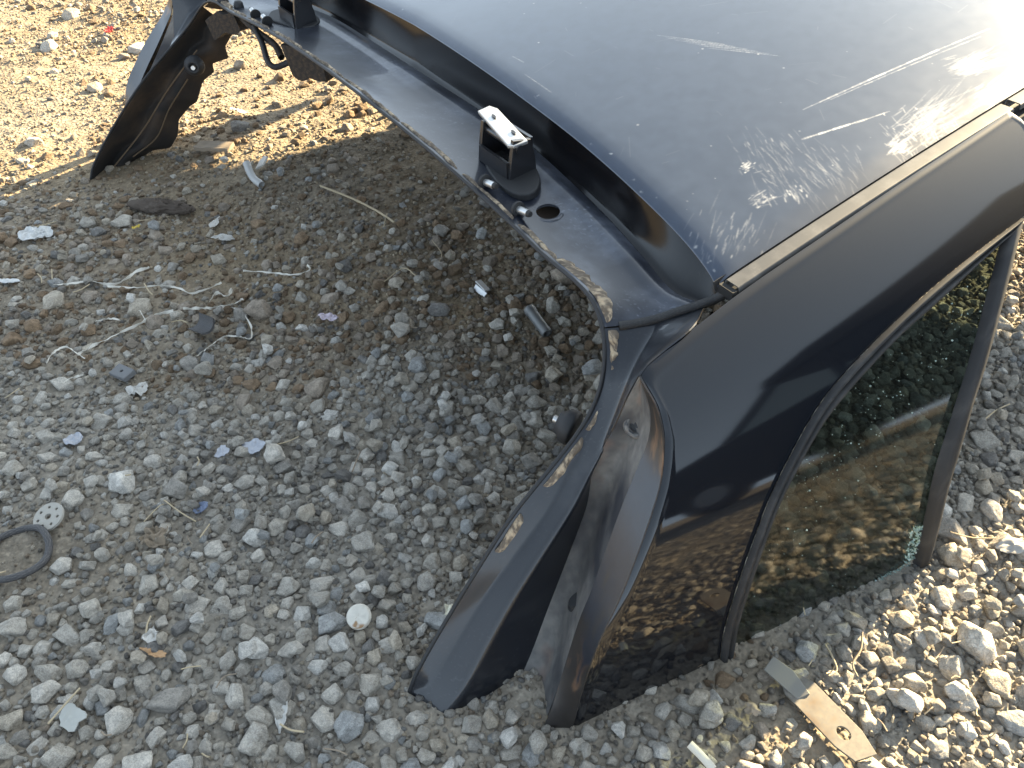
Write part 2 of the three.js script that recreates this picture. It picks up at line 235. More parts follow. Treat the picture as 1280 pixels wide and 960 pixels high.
// ───────────────────────── the cut car roof: surfaces ─────────────────────────
// u across (x), v forward (-z), w up (y)
const P3 = (u, v, w) => V(u, w, -v);
const curveOf = t => x => { for (let i = 0; i < t.length - 1; i++) if (x <= t[i + 1][0] || i === t.length - 2) { const a = t[Math.max(i - 1, 0)], b = t[i], c = t[i + 1], d = t[Math.min(i + 2, t.length - 1)], h = c[0] - b[0], s = (x - b[0]) / h, m0 = (c[1] - a[1]) / (c[0] - a[0]) * h, m1 = (d[1] - b[1]) / (d[0] - b[0]) * h, s2 = s * s, s3 = s2 * s; return (2 * s3 - 3 * s2 + 1) * b[1] + (s3 - 2 * s2 + s) * m0 + (-2 * s3 + 3 * s2) * c[1] + (s3 - s2) * m1; } };
const HALF = .633, rise = q => .19 * q - .062 * q * q;
const edgeW = u => .335 + .053 * (1 - Math.pow(Math.abs(u) / HALF, 2.2)), edgeV = curveOf([[0, .414], [.27, .407], [.39, .404], [.51, .396], [.58, .388], [.633, .376]]);
const roofY = (u, v) => { const q = v - edgeV(Math.abs(u)); return edgeW(u) + rise(q) + .012 * smooth(0, .5, q) * (1 - (u / HALF) ** 2); };
function hit(px, py, inside, a = .25, b = 3) { const d = ray(px, py); let t = a; const st = (b - a) / 500; for (; t < b; t += st) if (inside(CAM.clone().addScaledVector(d, t))) break; let lo = t - st, hi = t; for (let i = 0; i < 24; i++) { const m = (lo + hi) / 2; if (inside(CAM.clone().addScaledVector(d, m))) hi = m; else lo = m; } return CAM.clone().addScaledVector(d, hi); }
const atRoof = (px, py) => hit(px, py, p => p.y < roofY(clamp(p.x, -HALF, HALF), -p.z));
const topW = v => .335 + (v > .375 ? rise(v - .375) : .19 * (v - .375));
const sideU = (v, w) => { const u0 = .772 + .17 * (v - .1), t = Math.max(w / topW(v), 0); return u0 - (u0 - .66) * Math.pow(t, 2.5); };
const onSide = (v, w, off = 0) => { const e = 1e-3, p = P3(sideU(v, w), v, w); if (!off) return p; const a = P3(sideU(v + e, w), v + e, w).sub(p), b = P3(sideU(v, w + e), v, w + e).sub(p); const n = V().crossVectors(a, b).normalize(); if (n.x < 0) n.negate(); return p.addScaledVector(n, off); };
const atSide = (px, py) => hit(px, py, p => p.x <= sideU(-p.z, p.y));
const side = (pts, off = 0) => pts.map(([x, y]) => { const p = atSide(x, y); return off ? onSide(-p.z, p.y, off) : p; });
// pillar plane through the tailgate opening's edge and the panel's outer edge
const PA = P3(.65, 0, 0), PB = P3(.616, .253, .241), PC = P3(.772, .1, 0), PN = V().crossVectors(PC.clone().sub(PA), PB.clone().sub(PA)).normalize(); if (PN.y < 0) PN.negate();
const atPillar = (px, py, off) => { const d = ray(px, py); return CAM.clone().addScaledVector(d, (PA.clone().addScaledVector(PN, off).sub(CAM)).dot(PN) / d.dot(PN)); };

// ───────────────────────── materials of the roof ─────────────────────────
const dustNoise = (u, v) => fbm(u * 30, v * 30, 201, 4), std = o => new THREE.MeshStandardMaterial(o), phy = o => new THREE.MeshPhysicalMaterial(o);
const dustTex = (base, dust, amt, seed, per = 8) => tex(512, 512, (u, v) => { const a = fbm(u * per, v * per, seed, 5, per), b = fbm(u * per * 9, v * per * 9, seed + 9, 3, per * 9), k = noise(u * 300, v * 300, seed + 20, 300); let t = clamp((a - .46) * 3.2) * (.35 + .9 * b) * amt + (k > .95 ? .9 : 0) * amt * b + amt * .10; const g2 = noise(u * 170, v * 170, seed + 31, 170), pz = fbm(u * 5, v * 5, seed + 40, 3, 5); t = clamp(t + (g2 > .80 ? (g2 - .80) * 6 : 0) * clamp((pz - .42) * 4) * amt); return [0, 1, 2].map(i => lerp(base[i], dust[i], t)); });
const paintSide = phy({ color: col(.0020, .0030, .0058), roughness: .5, specularIntensity: .15, clearcoat: 1, clearcoatRoughness: .055 });
const gutterTex = dustTex([.0035, .0055, .012], [.15, .165, .20], .42, 301, 6); gutterTex.repeat.set(2.2, 2.2);
const paintGutter = phy({ map: gutterTex, roughness: .4, specularIntensity: .6, clearcoat: .6, clearcoatRoughness: .12 });
const stepTex = dustTex([.005, .005, .006], [.06, .052, .042], .10, 331, 5); stepTex.repeat.set(2.5, 2.5);
const paintStep = phy({ map: stepTex, roughness: .15, specularIntensity: .55 });
const pillarTex = dustTex([.0035, .0048, .009], [.10, .10, .10], .18, 351, 6); pillarTex.repeat.set(3, 3);
const paintPillar = phy({ map: pillarTex, roughness: .42, specularIntensity: .7, clearcoat: .6, clearcoatRoughness: .09 });
const grimeTex = tex(512, 512, (u, v) => { const a = fbm(u * 5, v * 5, 401, 5, 5), b = fbm(u * 40, v * 40, 411, 4, 40), r = fbm(u * 7 + 3, v * 7, 421, 4, 7); const t = clamp((a - .22) * 2.2), g = [.020, .021, .026], m = [.17, .16, .145], ru = [.16, .065, .03]; const c = [0, 1, 2].map(i => lerp(g[i], m[i], clamp(t * (.45 + .9 * b)))); const rr = clamp((r - .64) * 6) * .35; return c.map((x, i) => lerp(x, ru[i], rr)); });
grimeTex.repeat.set(3.2, 3.2); const grime = std({ map: grimeTex, roughness: .72, bumpMap: grimeTex, bumpScale: .0008 });
const flangeTex = tex(512, 512, (u, v) => { const n = fbm(u * 14, v * 34, 431, 5), f = fbm(u * 80, v * 90, 436, 3), e = (n - .5) * .9; const lo = smooth(.36, .26, u + e * .5), hi = smooth(.66, .74, u + e * .35), t = clamp(lo + hi), rs = clamp((n - .52) * 6); const blue = [.008, .011, .018], dk = [.018, .015, .013], br = [.13, .070, .038]; return [0, 1, 2].map(i => lerp(blue[i] * (.8 + .5 * f), lerp(dk[i], br[i], rs * (.4 + .8 * f)), t)); }); flangeTex.repeat.set(1 / .46, 1 / .46);
const flangeMat = phy({ map: flangeTex, roughness: .42, clearcoat: .5, clearcoatRoughness: .2 });
const rubber = std({ color: col(.016, .016, .017), roughness: .62 }), rubberDusty = std({ map: (() => { const t = dustTex([.012, .012, .013], [.07, .066, .062], .4, 441, 10); t.repeat.set(6, 6); return t; })(), roughness: .7 });
const steel = std({ color: col(.55, .55, .54), metalness: .85, roughness: .38 }), darkMetal = phy({ color: col(.012, .012, .014), roughness: .35, clearcoat: .5, clearcoatRoughness: .2 });
const innerTex = tex(512, 512, (u, v) => { const a = fbm(u * 6, v * 6, 461, 5, 6), b = fbm(u * 50, v * 50, 466, 3, 50); const t = clamp((a - .4) * 2) * (.5 + .6 * b); return [lerp(.012, .075, t), lerp(.010, .048, t), lerp(.009, .028, t)]; }); innerTex.repeat.set(3, 3);
const innerMat = std({ map: innerTex, roughness: .8 });
const foamTex = tex(512, 512, (u, v) => { const a = fbm(u * 24, v * 24, 481, 5, 24), b = fbm(u * 8, v * 8, 486, 3, 8); const t = clamp((a - .45) * 3 + (b - .5)); return [lerp(.12, .40, t), lerp(.095, .31, t), lerp(.07, .21, t)]; }); foamTex.repeat.set(12, 12);
const foam = std({ map: foamTex, roughness: .95, bumpMap: foamTex, bumpScale: .002 });
const stripTex = dustTex([.045, .045, .045], [.11, .106, .10], .7, 491, 12); stripTex.repeat.set(4, 4);
const stripMat = std({ map: stripTex, roughness: .55 });
const glassMat = phy({ color: col(.15, .19, .165), transmission: 1, thickness: 0, roughness: .085, ior: 1.52 });
const crumbMat = phy({ color: col(.50, .62, .57), roughness: .2, transmission: .5, ior: 1.5 });

// roof paint: dark navy under dust, with the scratches the photograph shows
const roofMaps = (() => {
  const W = 1408, H = 2048, U0 = -.66, U1 = .66, V0 = .36, V1 = 2.28, cv = document.createElement('canvas'); cv.width = W; cv.height = H; const g = cv.getContext('2d');
  g.fillStyle = '#000'; g.fillRect(0, 0, W, H); g.lineCap = 'round';
  const R = rng(55), T = p => [(p.x - U0) / (U1 - U0) * W, (-p.z - V0) / (V1 - V0) * H];
  const line = (x0, y0, x1, y1, w, a, jit = 2) => { const A = T(atRoof(x0, y0)), B = T(atRoof(x1, y1)); const n = 24; for (let i = 0; i < n; i++) { const t0 = i / n, t1 = (i + 1.1) / n, al = a * (.35 + .65 * R()) * Math.sin(Math.PI * clamp(t0 * .94 + .03)) ** .5; g.strokeStyle = `rgba(255,255,255,${al})`; g.lineWidth = w * (.5 + .8 * R()); g.beginPath(); g.moveTo(lerp(A[0], B[0], t0), lerp(A[1], B[1], t0)); g.lineTo(lerp(A[0], B[0], t1) + (R() - .5) * jit * .3, lerp(A[1], B[1], t1) + (R() - .5) * jit * .3); g.stroke(); } };
  const smear = (x, y, dx, dy, n, spread, len, a) => { for (let i = 0; i < n; i++) { const ox = (R() + R() - 1) * spread, oy = (R() + R() - 1) * spread * .6, l = len * (.15 + R() * R() * 1.2), an = (R() + R() - 1) * .38, ex = dx * Math.cos(an) - dy * Math.sin(an), ey = dx * Math.sin(an) + dy * Math.cos(an); line(x + ox, y + oy, x + ox + ex * l, y + oy + ey * l, .7 + R(), a * R()); } };
  for (let i = 0; i < 6; i++) line(818 + i * 13 + R() * 8, 44 + i * 3.2, 905 + i * 14, 55 + i * 3, .9, .55);
  line(1004, 137, 1236, 36, 2.2, .75); line(1030, 128, 1225, 46, 1.2, .5); line(1003, 174, 1086, 148, 2.4, .8); line(1086, 148, 1112, 139, 1.4, .5);
  smear(1150, 160, .82, -.57, 220, 40, 70, .18); smear(1120, 186, .82, -.57, 60, 14, 30, .4); smear(1200, 85, .93, -.36, 130, 26, 70, .22); smear(1150, 165, .55, .6, 120, 60, 26, .16); smear(1240, 120, .85, -.5, 120, 30, 50, .25);
  smear(946, 252, .85, -.45, 30, 16, 22, .24); smear(955, 246, .3, .8, 20, 16, 14, .14); smear(992, 240, .45, .8, 30, 18, 22, .18); smear(932, 210, .8, -.4, 30, 12, 12, .22); smear(905, 300, .3, -.8, 70, 60, 40, .10); smear(1010, 210, .5, .6, 140, 70, 50, .10); smear(960, 190, .5, .75, 80, 60, 40, .08);
  line(655, 92, 690, 116, .9, .3); line(640, 70, 655, 78, .8, .3);
  for (const [x, y] of [[668, 120], [735, 178], [760, 192], [790, 222], [800, 236], [842, 278], [868, 306], [885, 325], [893, 336]]) smear(x + 2, y - 1, .75, .65, 3, 4, 2 + R() * 5, .14 * R());
  for (let i = 0; i < 60; i++) { const x = 480 + R() * 800, y = R() * 340; const p = atRoof(x, y); if (p.x > HALF - .01) continue; const [a, b] = T(p); g.fillStyle = `rgba(255,255,255,${.15 + .4 * R() * R()})`; g.beginPath(); g.arc(a, b, .5 + R() * 1.1, 0, 7); g.fill(); }
  for (let i = 0; i < 500; i++) { const a = R() * W, b = R() * H, an = R() * 6.28, l = 6 + 40 * R() * R(); g.strokeStyle = `rgba(255,255,255,${.03 + .07 * R()})`; g.lineWidth = .7; g.beginPath(); g.moveTo(a, b); g.lineTo(a + Math.cos(an) * l, b + Math.sin(an) * l); g.stroke(); }
  const im = g.getImageData(0, 0, W, H).data, base = [.008, .014, .028], dust = [.052, .076, .120], scr = [.50, .49, .47], rgh = new Float32Array(W * H);
  const map = tex(W, H, (u, v) => { const x = Math.min(W - 1, u * W | 0), y = Math.min(H - 1, v * H | 0), s = im[(y * W + x) * 4] / 255; const a = fbm(u * 9, v * 13, 511, 4), b = fbm(u * 120, v * 170, 517, 2), d = clamp(.50 + (a - .5) * .22) * (.7 + .6 * b) * .55; rgh[y * W + x] = clamp(.26 + .25 * d + .35 * s); return base.map((q, i) => lerp(lerp(q, dust[i], d), scr[i], s)); });
  const rough = tex(W, H, (u, v) => rgh[Math.min(H - 1, v * H | 0) * W + Math.min(W - 1, u * W | 0)], false);
  return { map, rough, uv: (u, v) => [(u - U0) / (U1 - U0), (v - V0) / (V1 - V0)] };
})();
const paintRoof = phy({ map: roofMaps.map, roughness: 1, roughnessMap: roofMaps.rough, specularIntensity: .55, clearcoat: 1, clearcoatRoughness: .12 });

// ───────────────────────── the cut car roof: parts ─────────────────────────
const car = thing('salvaged_car_section', 'black car roof cut off with its rear pillars and side window, lying on gravel', 'car part');
const LIPC = [[.65, 0, -.02], [.65, 0, 0], [.633, .126, .141], [.616, .253, .241], [.567, .289, .293], [.453, .298, .302], [.251, .299, .321], [0, .292, .336]].map(a => P3(...a));
const lipHalf = new THREE.CatmullRomCurve3([...LIPC, ...LIPC.slice(0, -1).reverse().map(mir)], false, 'centripetal').getPoints(280).slice(0, 141);   // base -> centre
const lipTop = lipHalf.filter(p => p.y > .285), lipSide = lipHalf.filter(p => p.y <= .2851);
{ // roof skin, rolled down at its rear edge
  const rows = [], N = 110, qs = [-.004, -.0015, 0, .004, .012, .025]; for (let q = .04; q <= 1.84; q += .03) qs.push(q);
  for (const q of qs) { const row = []; for (let i = 0; i <= N; i++) { const u = (i / N * 2 - 1) * HALF, v = edgeV(Math.abs(u)) + Math.max(q, -.002), side = Math.min(HALF - Math.abs(u), .02) / .02; const y = roofY(u, Math.max(v, edgeV(Math.abs(u)))) - (q < .02 ? .006 * ((.02 - q) / .024) ** 2.5 : 0) - .004 * (1 - side) ** 2; row.push(P3(u, v, y)); } rows.push(row); }
  const g = sheet(rows, .0018, { flip: false }), p = g.attributes.position, uv = g.attributes.uv; for (let i = 0; i < p.count; i++) { const [a, b] = roofMaps.uv(p.getX(i), -p.getZ(i)); uv.setXY(i, a, b); }
  mesh('roof_panel', g, paintRoof, car);
}
const creV = curveOf([[0, .400], [.15, .404], [.265, .406], [.36, .400], [.45, .390], [.53, .374], [.596, .358], [.632, .363]]), creW = curveOf([[0, .326], [.265, .319], [.45, .306], [.53, .303], [.596, .303], [.632, .308]]);
const crease = Array.from({ length: 60 }, (_, i) => { const u = .632 * (1 - i / 59); return P3(u, creV(u), creW(u)); });           // right end -> centre
const rEdge = Array.from({ length: 60 }, (_, i) => { const u = HALF * (1 - i / 59); return P3(u, edgeV(u) + .001, edgeW(u) - .0055); });
const both = half => [...half, ...half.slice(0, -1).reverse().map(mir)];
{ // dark step between roof skin and tailgate gutter
  const mid = rEdge.map((p, i) => p.clone().lerp(crease[i], .8).add(V(0, -.002, -.003)));
  mesh('gutter_step', sheet(between([both(rEdge), both(mid), both(crease)], 160, 8), .0014), paintStep, car);
}
const HR = .0135;
const plateRows = (() => {
  const lt = resample(lipTop, 120, false), cr_ = resample(crease, 120, false);
  const rows = []; for (let j = 0; j <= 22; j++) { const t = j / 22, row = lt.map((p, i) => { const q = p.clone().lerp(cr_[i], t); q.y += -.004 * Math.sin(Math.PI * clamp(t * 1.25)) + .006 * Math.exp(-(((t - .86) / .09) ** 2)) * .6; return q; }); rows.push([...row, ...row.slice(0, -1).reverse().map(mir)]); }
  return rows;
})();
const plateY = (x, z) => { let b = 9, y = .33; for (const row of plateRows) for (const p of row) { const d = (p.x - x) ** 2 + (p.z - z) ** 2; if (d < b) { b = d; y = p.y; } } return y; };
const onPlate = (px, py) => { let y = .325; let p; for (let i = 0; i < 6; i++) { p = atY(px, py, y); y = plateY(p.x, p.z); } return p; };
const HOLE = onPlate(685, 266);
{ // tailgate gutter with its drain hole
  const gone = (j, i) => { const c = plateRows[j][i].clone().add(plateRows[j + 1][i + 1]).multiplyScalar(.5); return Math.hypot(c.x - HOLE.x, c.z - HOLE.z) < HR; };
  const R = plateRows.length, C = plateRows[0].length; const dead = new Set(); for (let j = 0; j < R - 1; j++) for (let i = 0; i < C - 1; i++) if (gone(j, i)) dead.add(j * C + i);
  const is = (j, i) => dead.has(j * C + i);
  for (let j = 1; j < R - 1; j++) for (let i = 1; i < C - 1; i++) { const n = [is(j, i), is(j - 1, i), is(j, i - 1), is(j - 1, i - 1)].filter(Boolean).length; if (n > 0 && n < 4) { const p = plateRows[j][i], dx = p.x - HOLE.x, dz = p.z - HOLE.z, d = Math.hypot(dx, dz); p.x = HOLE.x + dx / d * HR; p.z = HOLE.z + dz / d * HR; } }
  const gut = mesh('tailgate_gutter', sheet(plateRows, .0016, { keep: (j, i) => !is(j, i) }), paintGutter, car);
  let hy = 9; for (const row of plateRows) for (const p of row) if (Math.hypot(p.x - HOLE.x, p.z - HOLE.z) < HR * 1.3) hy = Math.min(hy, p.y);
  const ring = new THREE.TorusGeometry(HR + .003, .0032, 10, 48); ring.scale(1, 1, .45); ring.rotateX(-Math.PI / 2 + .06); ring.translate(HOLE.x, hy + .0018, HOLE.z); mesh('drain_hole_rim', ring, paintGutter, gut);
}
// rear header under the gutter
{ const a = both(lipTop.map(p => p.clone().add(V(0, -.003, -.001)))), b = a.map(p => p.clone().add(V(0, -.012, -.035))), c = a.map(p => p.clone().add(V(0, -.022, -.13))); mesh('rear_header', sheet(between([a, b, c], 120, 4), .0014), innerMat, car); }

// right rear pillar
const K1 = [[547, 850], [602, 754], [646, 692], [690, 632], [720, 573], [744, 530], [766, 480], [779, 442]].map(p => atPillar(p[0], p[1], .004));
const k2o = [.010, .011, .012, .012, .012, .012, .012, .012, .013, .016], K2 = [[575, 868], [609, 806], [640, 752], [670, 706], [699, 662], [722, 625], [746, 578], [768, 528], [787, 480], [806, 428]].map((p, i) => atPillar(p[0], p[1], k2o[i]));
const k3o = [-.034, -.036, -.032, -.022, -.006, .010, .026, .045], K3low = [[655, 836], [687, 754], [716, 678], [733, 630], [739, 592], [751, 564], [769, 533], [785, 497]].map((p, i) => atPillar(p[0], p[1], k3o[i]));
const panelTop = side([[801, 470], [810, 457], [830, 440], [866, 411]], -.002), K3 = [...K3low, ...panelTop];
const K5px = [[713, 914], [730, 859], [750, 803], [776, 748], [797, 695], [816, 640], [826, 605], [830, 570], [830, 541], [822, 508], [807, 481], [801, 470]], K5 = side(K5px);
const k4o = [.0, .022, .028, .032, .036, .040, .044, .052, .060], K4 = [[683, 900], [727, 771], [738, 745], [753, 704], [776, 640], [796, 590], [812, 548], [814, 512], [802, 474]].map((p, i) => atPillar(p[0], p[1], k4o[i]));
const down = a => [a[0].clone().add(V(.002, -.02, .018)), ...a];
const endCol = plateRows.map(r => r[0]), endAt = t => { const k = t * (endCol.length - 1), i = Math.min(endCol.length - 2, Math.floor(k)); return endCol[i].clone().lerp(endCol[i + 1], k - i).add(V(.0008, -.001, .0008)); };
const tipLip = lipSide.findIndex(p => toPx(p)[1] < 476), byRow = (pts, n) => { const p = resample(pts, 240), y = p.map(q => toPx(q)[1]), o = []; for (let i = 1; i < y.length; i++) y[i] = Math.min(y[i], y[i - 1] - 1e-4); let k = 0; for (let i = 0; i < n; i++) { const t = lerp(y[0], y[y.length - 1], i / (n - 1)); while (k < y.length - 2 && y[k + 1] > t) k++; o.push(p[k].clone().lerp(p[k + 1], clamp((y[k] - t) / (y[k] - y[k + 1])))); } return o; };
const joinUp = (lo, up) => [...byRow(lo, 70), ...resample(up, 22).slice(1)];
const J0 = joinUp(down(lipSide.slice(0, tipLip + 1).filter(p => p.y > -.001)), [...lipSide.slice(tipLip), endAt(0)].filter((p, i, a) => !i || p.distanceTo(a[i - 1]) > .002)), J1 = joinUp(down(K1.slice(0, 7)), [K1[6], endAt(.2)]), J2 = joinUp(down(K2.slice(0, 9)), [K2[8], endAt(.5)]), J3 = joinUp(down([...K3low, panelTop[0]]), [...panelTop, endAt(1)]);
const pillarRows = (() => { const cols = []; for (let i = 0; i < J0.length; i++) { const P = [J0[i], J1[i], J2[i], J3[i]], o = [P[0].clone(), P[0].clone().lerp(P[1], .5)]; for (const [k, r] of [[1, .004], [2, .007]]) { const a = P[k].clone().add(P[k - 1].clone().sub(P[k]).clampLength(0, Math.min(r, P[k].distanceTo(P[k - 1]) * .45))), c = P[k].clone().add(P[k + 1].clone().sub(P[k]).clampLength(0, Math.min(r, P[k].distanceTo(P[k + 1]) * .45))); for (let q = 0; q <= 5; q++) { const t = q / 5; o.push(a.clone().multiplyScalar((1 - t) ** 2).addScaledVector(P[k], 2 * t * (1 - t)).addScaledVector(c, t * t)); } o.push(P[k].clone().lerp(P[k + 1], .5)); } for (const t of [.75, .95, 1]) o.push(P[2].clone().lerp(P[3], t)); cols.push(o); } return cols[0].map((_, j) => cols.map(c => c[j])); })();
const pillarGeo = sheet(pillarRows, .0014);
const recessL = [...K3low, K5[K5.length - 1].clone().add(V(-.002, -.002, 0))], recM = [[676, 848], [708, 764], [734, 690], [754, 632], [768, 590], [782, 555], [796, 522], [800, 498], [801, 474]].map((p, i) => atPillar(p[0], p[1], [-.030, -.028, -.024, -.014, 0, .014, .03, .046, .06][i]));
const recR = K4.map((p, i) => p.clone().addScaledVector(PN, -.010 * (1 - i / 9)));
const recessGeo = sheet(between([down(recessL), down(recM), down(recR)], 70, 8), .0014);
const flangeGeo = sheet(between([down(K4), down(K5)], 80, 8), .0014);
const pillar = mesh('rear_pillar', pillarGeo, paintPillar, car), recess = mesh('lamp_recess', recessGeo, grime, car), flange = mesh('panel_flange', flangeGeo, flangeMat, car);
mesh('rear_pillar', mirrorGeo(pillarGeo), paintPillar, car); mesh('lamp_recess', mirrorGeo(recessGeo), grime, car); mesh('panel_flange', mirrorGeo(flangeGeo), flangeMat, car);

// quarter panel, right
const Opx = [...K5px, [810, 457], [830, 440], [855, 420], [885, 397], [920, 370], [955, 345], [992, 320], [1060, 274], [1105, 243], [1149, 213], [1205, 176], [1264, 136], [1278, 146], [1296, 176]];
const Ipx = [[897, 842], [905, 787], [923, 727], [947, 660], [967, 610], [1003, 540], [1030, 497], [1057, 465], [1097, 423], [1149, 374], [1205, 327], [1276, 273]], Ipanel = [...Ipx, [1298, 256]];
{
  const O = resample(side(Opx), 150, false), I = resample(side(Ipanel), 150), rows = [];
  for (let j = 0; j <= 26; j++) rows.push(O.map((p, i) => { const q = p.clone().lerp(I[i], j / 26); const lo = i < 1 ? -.004 : 0; return onSide(-q.z, q.y + lo, j === 0 ? -.003 : j === 1 ? 0.0006 : 0); }));
  mesh('quarter_panel', sheet(rows, .0012, { flip: true }), paintSide, car);
}
// side window: rubber mouldings and glass
{
  const inPx = [[912, 832], [923, 770], [943, 707], [967, 640], [990, 593], [1020, 540], [1050, 500], [1081, 465], [1121, 423], [1158, 390], [1191, 360], [1238, 315], [1256, 299]];
  const A = resample(side(Ipx), 110), B = resample(side(inPx), 110), prof = [[0, .001], [.08, .006], [.3, .0075], [.44, .003], [.5, .0025], [.58, .006], [.8, .0065], [.94, .003], [1, -.004]];
  const mold = mesh('window_moulding', sheet(prof.map(([t, o]) => A.map((p, i) => { const q = p.clone().lerp(B[i], t); return onSide(-q.z, q.y, o); })), .002, { flip: true }), rubberDusty, car);
  mold.userData.label = 'curved black rubber moulding round the side window';
  const fo = resample(side([[1276, 273], [1264, 322], [1245, 395], [1227, 459], [1211, 509], [1190, 582], [1179, 620], [1168, 666], [1155, 710]]), 60), fi = resample(side([[1256, 299], [1238, 371], [1226, 418], [1214, 460], [1195, 520], [1173, 590], [1160, 650], [1144, 708]]), 60);
  mesh('window_moulding', sheet([[0, -.007], [.04, .001], [.15, .0035], [.5, .004], [.85, .0035], [1, -.004]].map(([t, o]) => fo.map((p, i) => { const q = p.clone().lerp(fi[i], t); return onSide(-q.z, q.y, o); })), .002), rubberDusty, car);
  const arc = side([[910, 838], ...inPx.slice(1)]), rest = side([[910, 838], [947, 806], [990, 789], [1030, 769], [1080, 742], [1110, 725], [1130, 712], [1148, 700], [1164, 650], [1177, 590], [1199, 520], [1218, 460], [1230, 418], [1242, 371], [1256, 299]]);
  const a = resample(arc, 90), b = resample(rest, 90, false), rows = []; for (let j = 0; j <= 24; j++) rows.push(a.map((p, i) => { const q = p.clone().lerp(b[i], j / 24); return onSide(-q.z, q.y, -.0045); }));
  const gl = mesh('window_glass', sheet(rows, 0), glassMat, car); gl.userData.label = 'dark tinted side window glass, chipped along its lower edge';
  // chipped glass: a crumbled lower edge and stray crumbs stuck to the pane
  const R = rng(808), bits = [], chip = new THREE.TetrahedronGeometry(1, 0);
  const add = (p, s) => bits.push(xf(chip, p, eul(R() * 6, R() * 6, R() * 6), V(s, s * .6, s)));
  const low = resample(side([[912, 826], [947, 804], [990, 787], [1030, 767], [1080, 740], [1110, 723], [1130, 711]], -.003), 200, false);
  low.forEach(p => { for (let k = 0; k < 2; k++) if (R() < .7) add(p.clone().add(V((R() - .5) * .004, (R() - .3) * .005, (R() - .5) * .004)), .0008 + R() * .0014); });
  for (let k = 0; k < 170; k++) { const t = R(), s = R(); const p = atSide(lerp(1131, 1150, t) + s * 12, lerp(712, 660, s)); add(onSide(-p.z, p.y, -.003), .0008 + R() * .002); }
  for (let k = 0; k < 150; k++) { const t = R(), off = (R() + R() + R() - 1.5) * 24; const p = atSide(lerp(975, 1235, t) + off, lerp(640, 340, t) + off + 20); add(onSide(-p.z, p.y, -.0035), .0005 + R() * R() * .0013); }
  for (let k = 0; k < 90; k++) { const x = lerp(940, 1200, R()), y = lerp(430, 780, R()); const p = atSide(x, y); if (x < 1000 && y < 640) continue; if (y > 800 - (x - 940) * .36) continue; if (x > 1190 - (y - 540) * .28) continue; add(onSide(-p.z, p.y, -.0035), .0004 + R() * R() * .001); }
  const cr = mesh('glass_crumbs', mergeGeometries(bits), crumbMat, gl); cr.userData = { kind: 'stuff', label: 'small pale green crumbs of broken glass' };
}
// ditch trim strip along the roof's right edge, and the gap beside it
{
  const inner = [], outer = [], wall = []; const vs = []; for (let v = .372; v <= 2.2; v += .04) vs.push(v);
  for (const v of vs) { const t = topW(v); inner.push(P3(HALF + .006, v, t - .002)); outer.push(P3(.6585, v, t - .001)); wall.push(v); }
  const cutV = -atY(1250, 131, .400).z, seg = (a, b) => { const f = (arr) => { const o = []; for (let v = a; v <= b + 1e-6; v += (b - a) / 40) { o.push(v); } return o; }; const L = f(); return sheet([[.0062, -.005], [.0064, -.0008], [.0072, .0002], [.0075, .0004], [.0205, .0004], [.0208, .0002], [.0216, -.0008], [.0218, -.005]].map(([o, h]) => L.map(v => P3(HALF + o, v, topW(v) + h))), .0012); };
  for (const s of [1, -1]) for (const [a, b] of [[.378, cutV], [cutV + .012, 2.2]]) { const g = seg(a, b); mesh('roof_trim_strip', s > 0 ? g : mirrorGeo(g), stripMat, car); }
  const gap = sheet(between([vs.map(v => P3(HALF - .004, v, topW(v) - .004)), vs.map(v => P3(HALF + .003, v, topW(v) - .014)), vs.map(v => P3(.664, v, topW(v) - .008))], 60, 3), .0012);
  mesh('ditch_channel', gap, rubber, car); mesh('ditch_channel', mirrorGeo(gap), rubber, car);
  const ends = new THREE.BoxGeometry(.018, .009, .006); ends.translate(.647, .330, -.373); const matt = std({ color: col(.012, .012, .012), roughness: .95 }); mesh('strip_end_cap', ends, matt, car); mesh('strip_end_cap', mirrorGeo(ends), matt, car);
  // side rails carrying on to the front of the roof, and the cut windscreen pillars it rests on
  const railPts = []; for (let v = .5; v <= 2.2; v += .1) railPts.push(P3(.628, v, topW(v) - .04)); railPts.push(P3(.65, 2.4, .36), P3(.72, 2.75, .18), P3(.78, 3.05, -.01));
  const rail = tube(railPts, .026, 60, 10); mesh('side_rail', rail, darkMetal, car); mesh('side_rail', mirrorGeo(rail), darkMetal, car);
  { const top = [], bot = []; for (let v = .5; v <= 1.56; v += .04) { const f = 1 - smooth(1.05, 1.55, v); top.push(P3(.657, v, topW(v) - .006)); bot.push(P3(.655 + .042 * f, v, topW(v) - .03 - .075 * f)); } const g = sheet(between([top, top.map((p, i) => p.clone().lerp(bot[i], .5).add(V(.008, 0, 0))), bot], 40, 4), .0016); mesh('door_opening_flange', mirrorGeo(g), darkMetal, car); }
  { const T = P3(-.816, 1.163, .24), A = P3(-.737, 1.287, .416), A2 = P3(-.66, 1.33, .45), B2 = P3(-.655, 1.02, .43), B = P3(-.86, 1.0, .33), rows = [[T, T.clone().add(V(.004, .004, 0)), T.clone().add(V(.006, .002, 0))], [B, B.clone().lerp(A, .5), A], [B2, B2.clone().lerp(A2, .5), A2]]; mesh('centre_pillar_stub', sheet(rows, .012), darkMetal, car); }
  const fh = []; for (let i = 0; i <= 20; i++) { const u = (i / 20 * 2 - 1) * .62; fh.push(P3(u, edgeV(Math.abs(u)) + 1.8, roofY(u, edgeV(Math.abs(u)) + 1.8) - .03)); } mesh('front_header', tube(fh, .024, 40, 8), darkMetal, car);
}
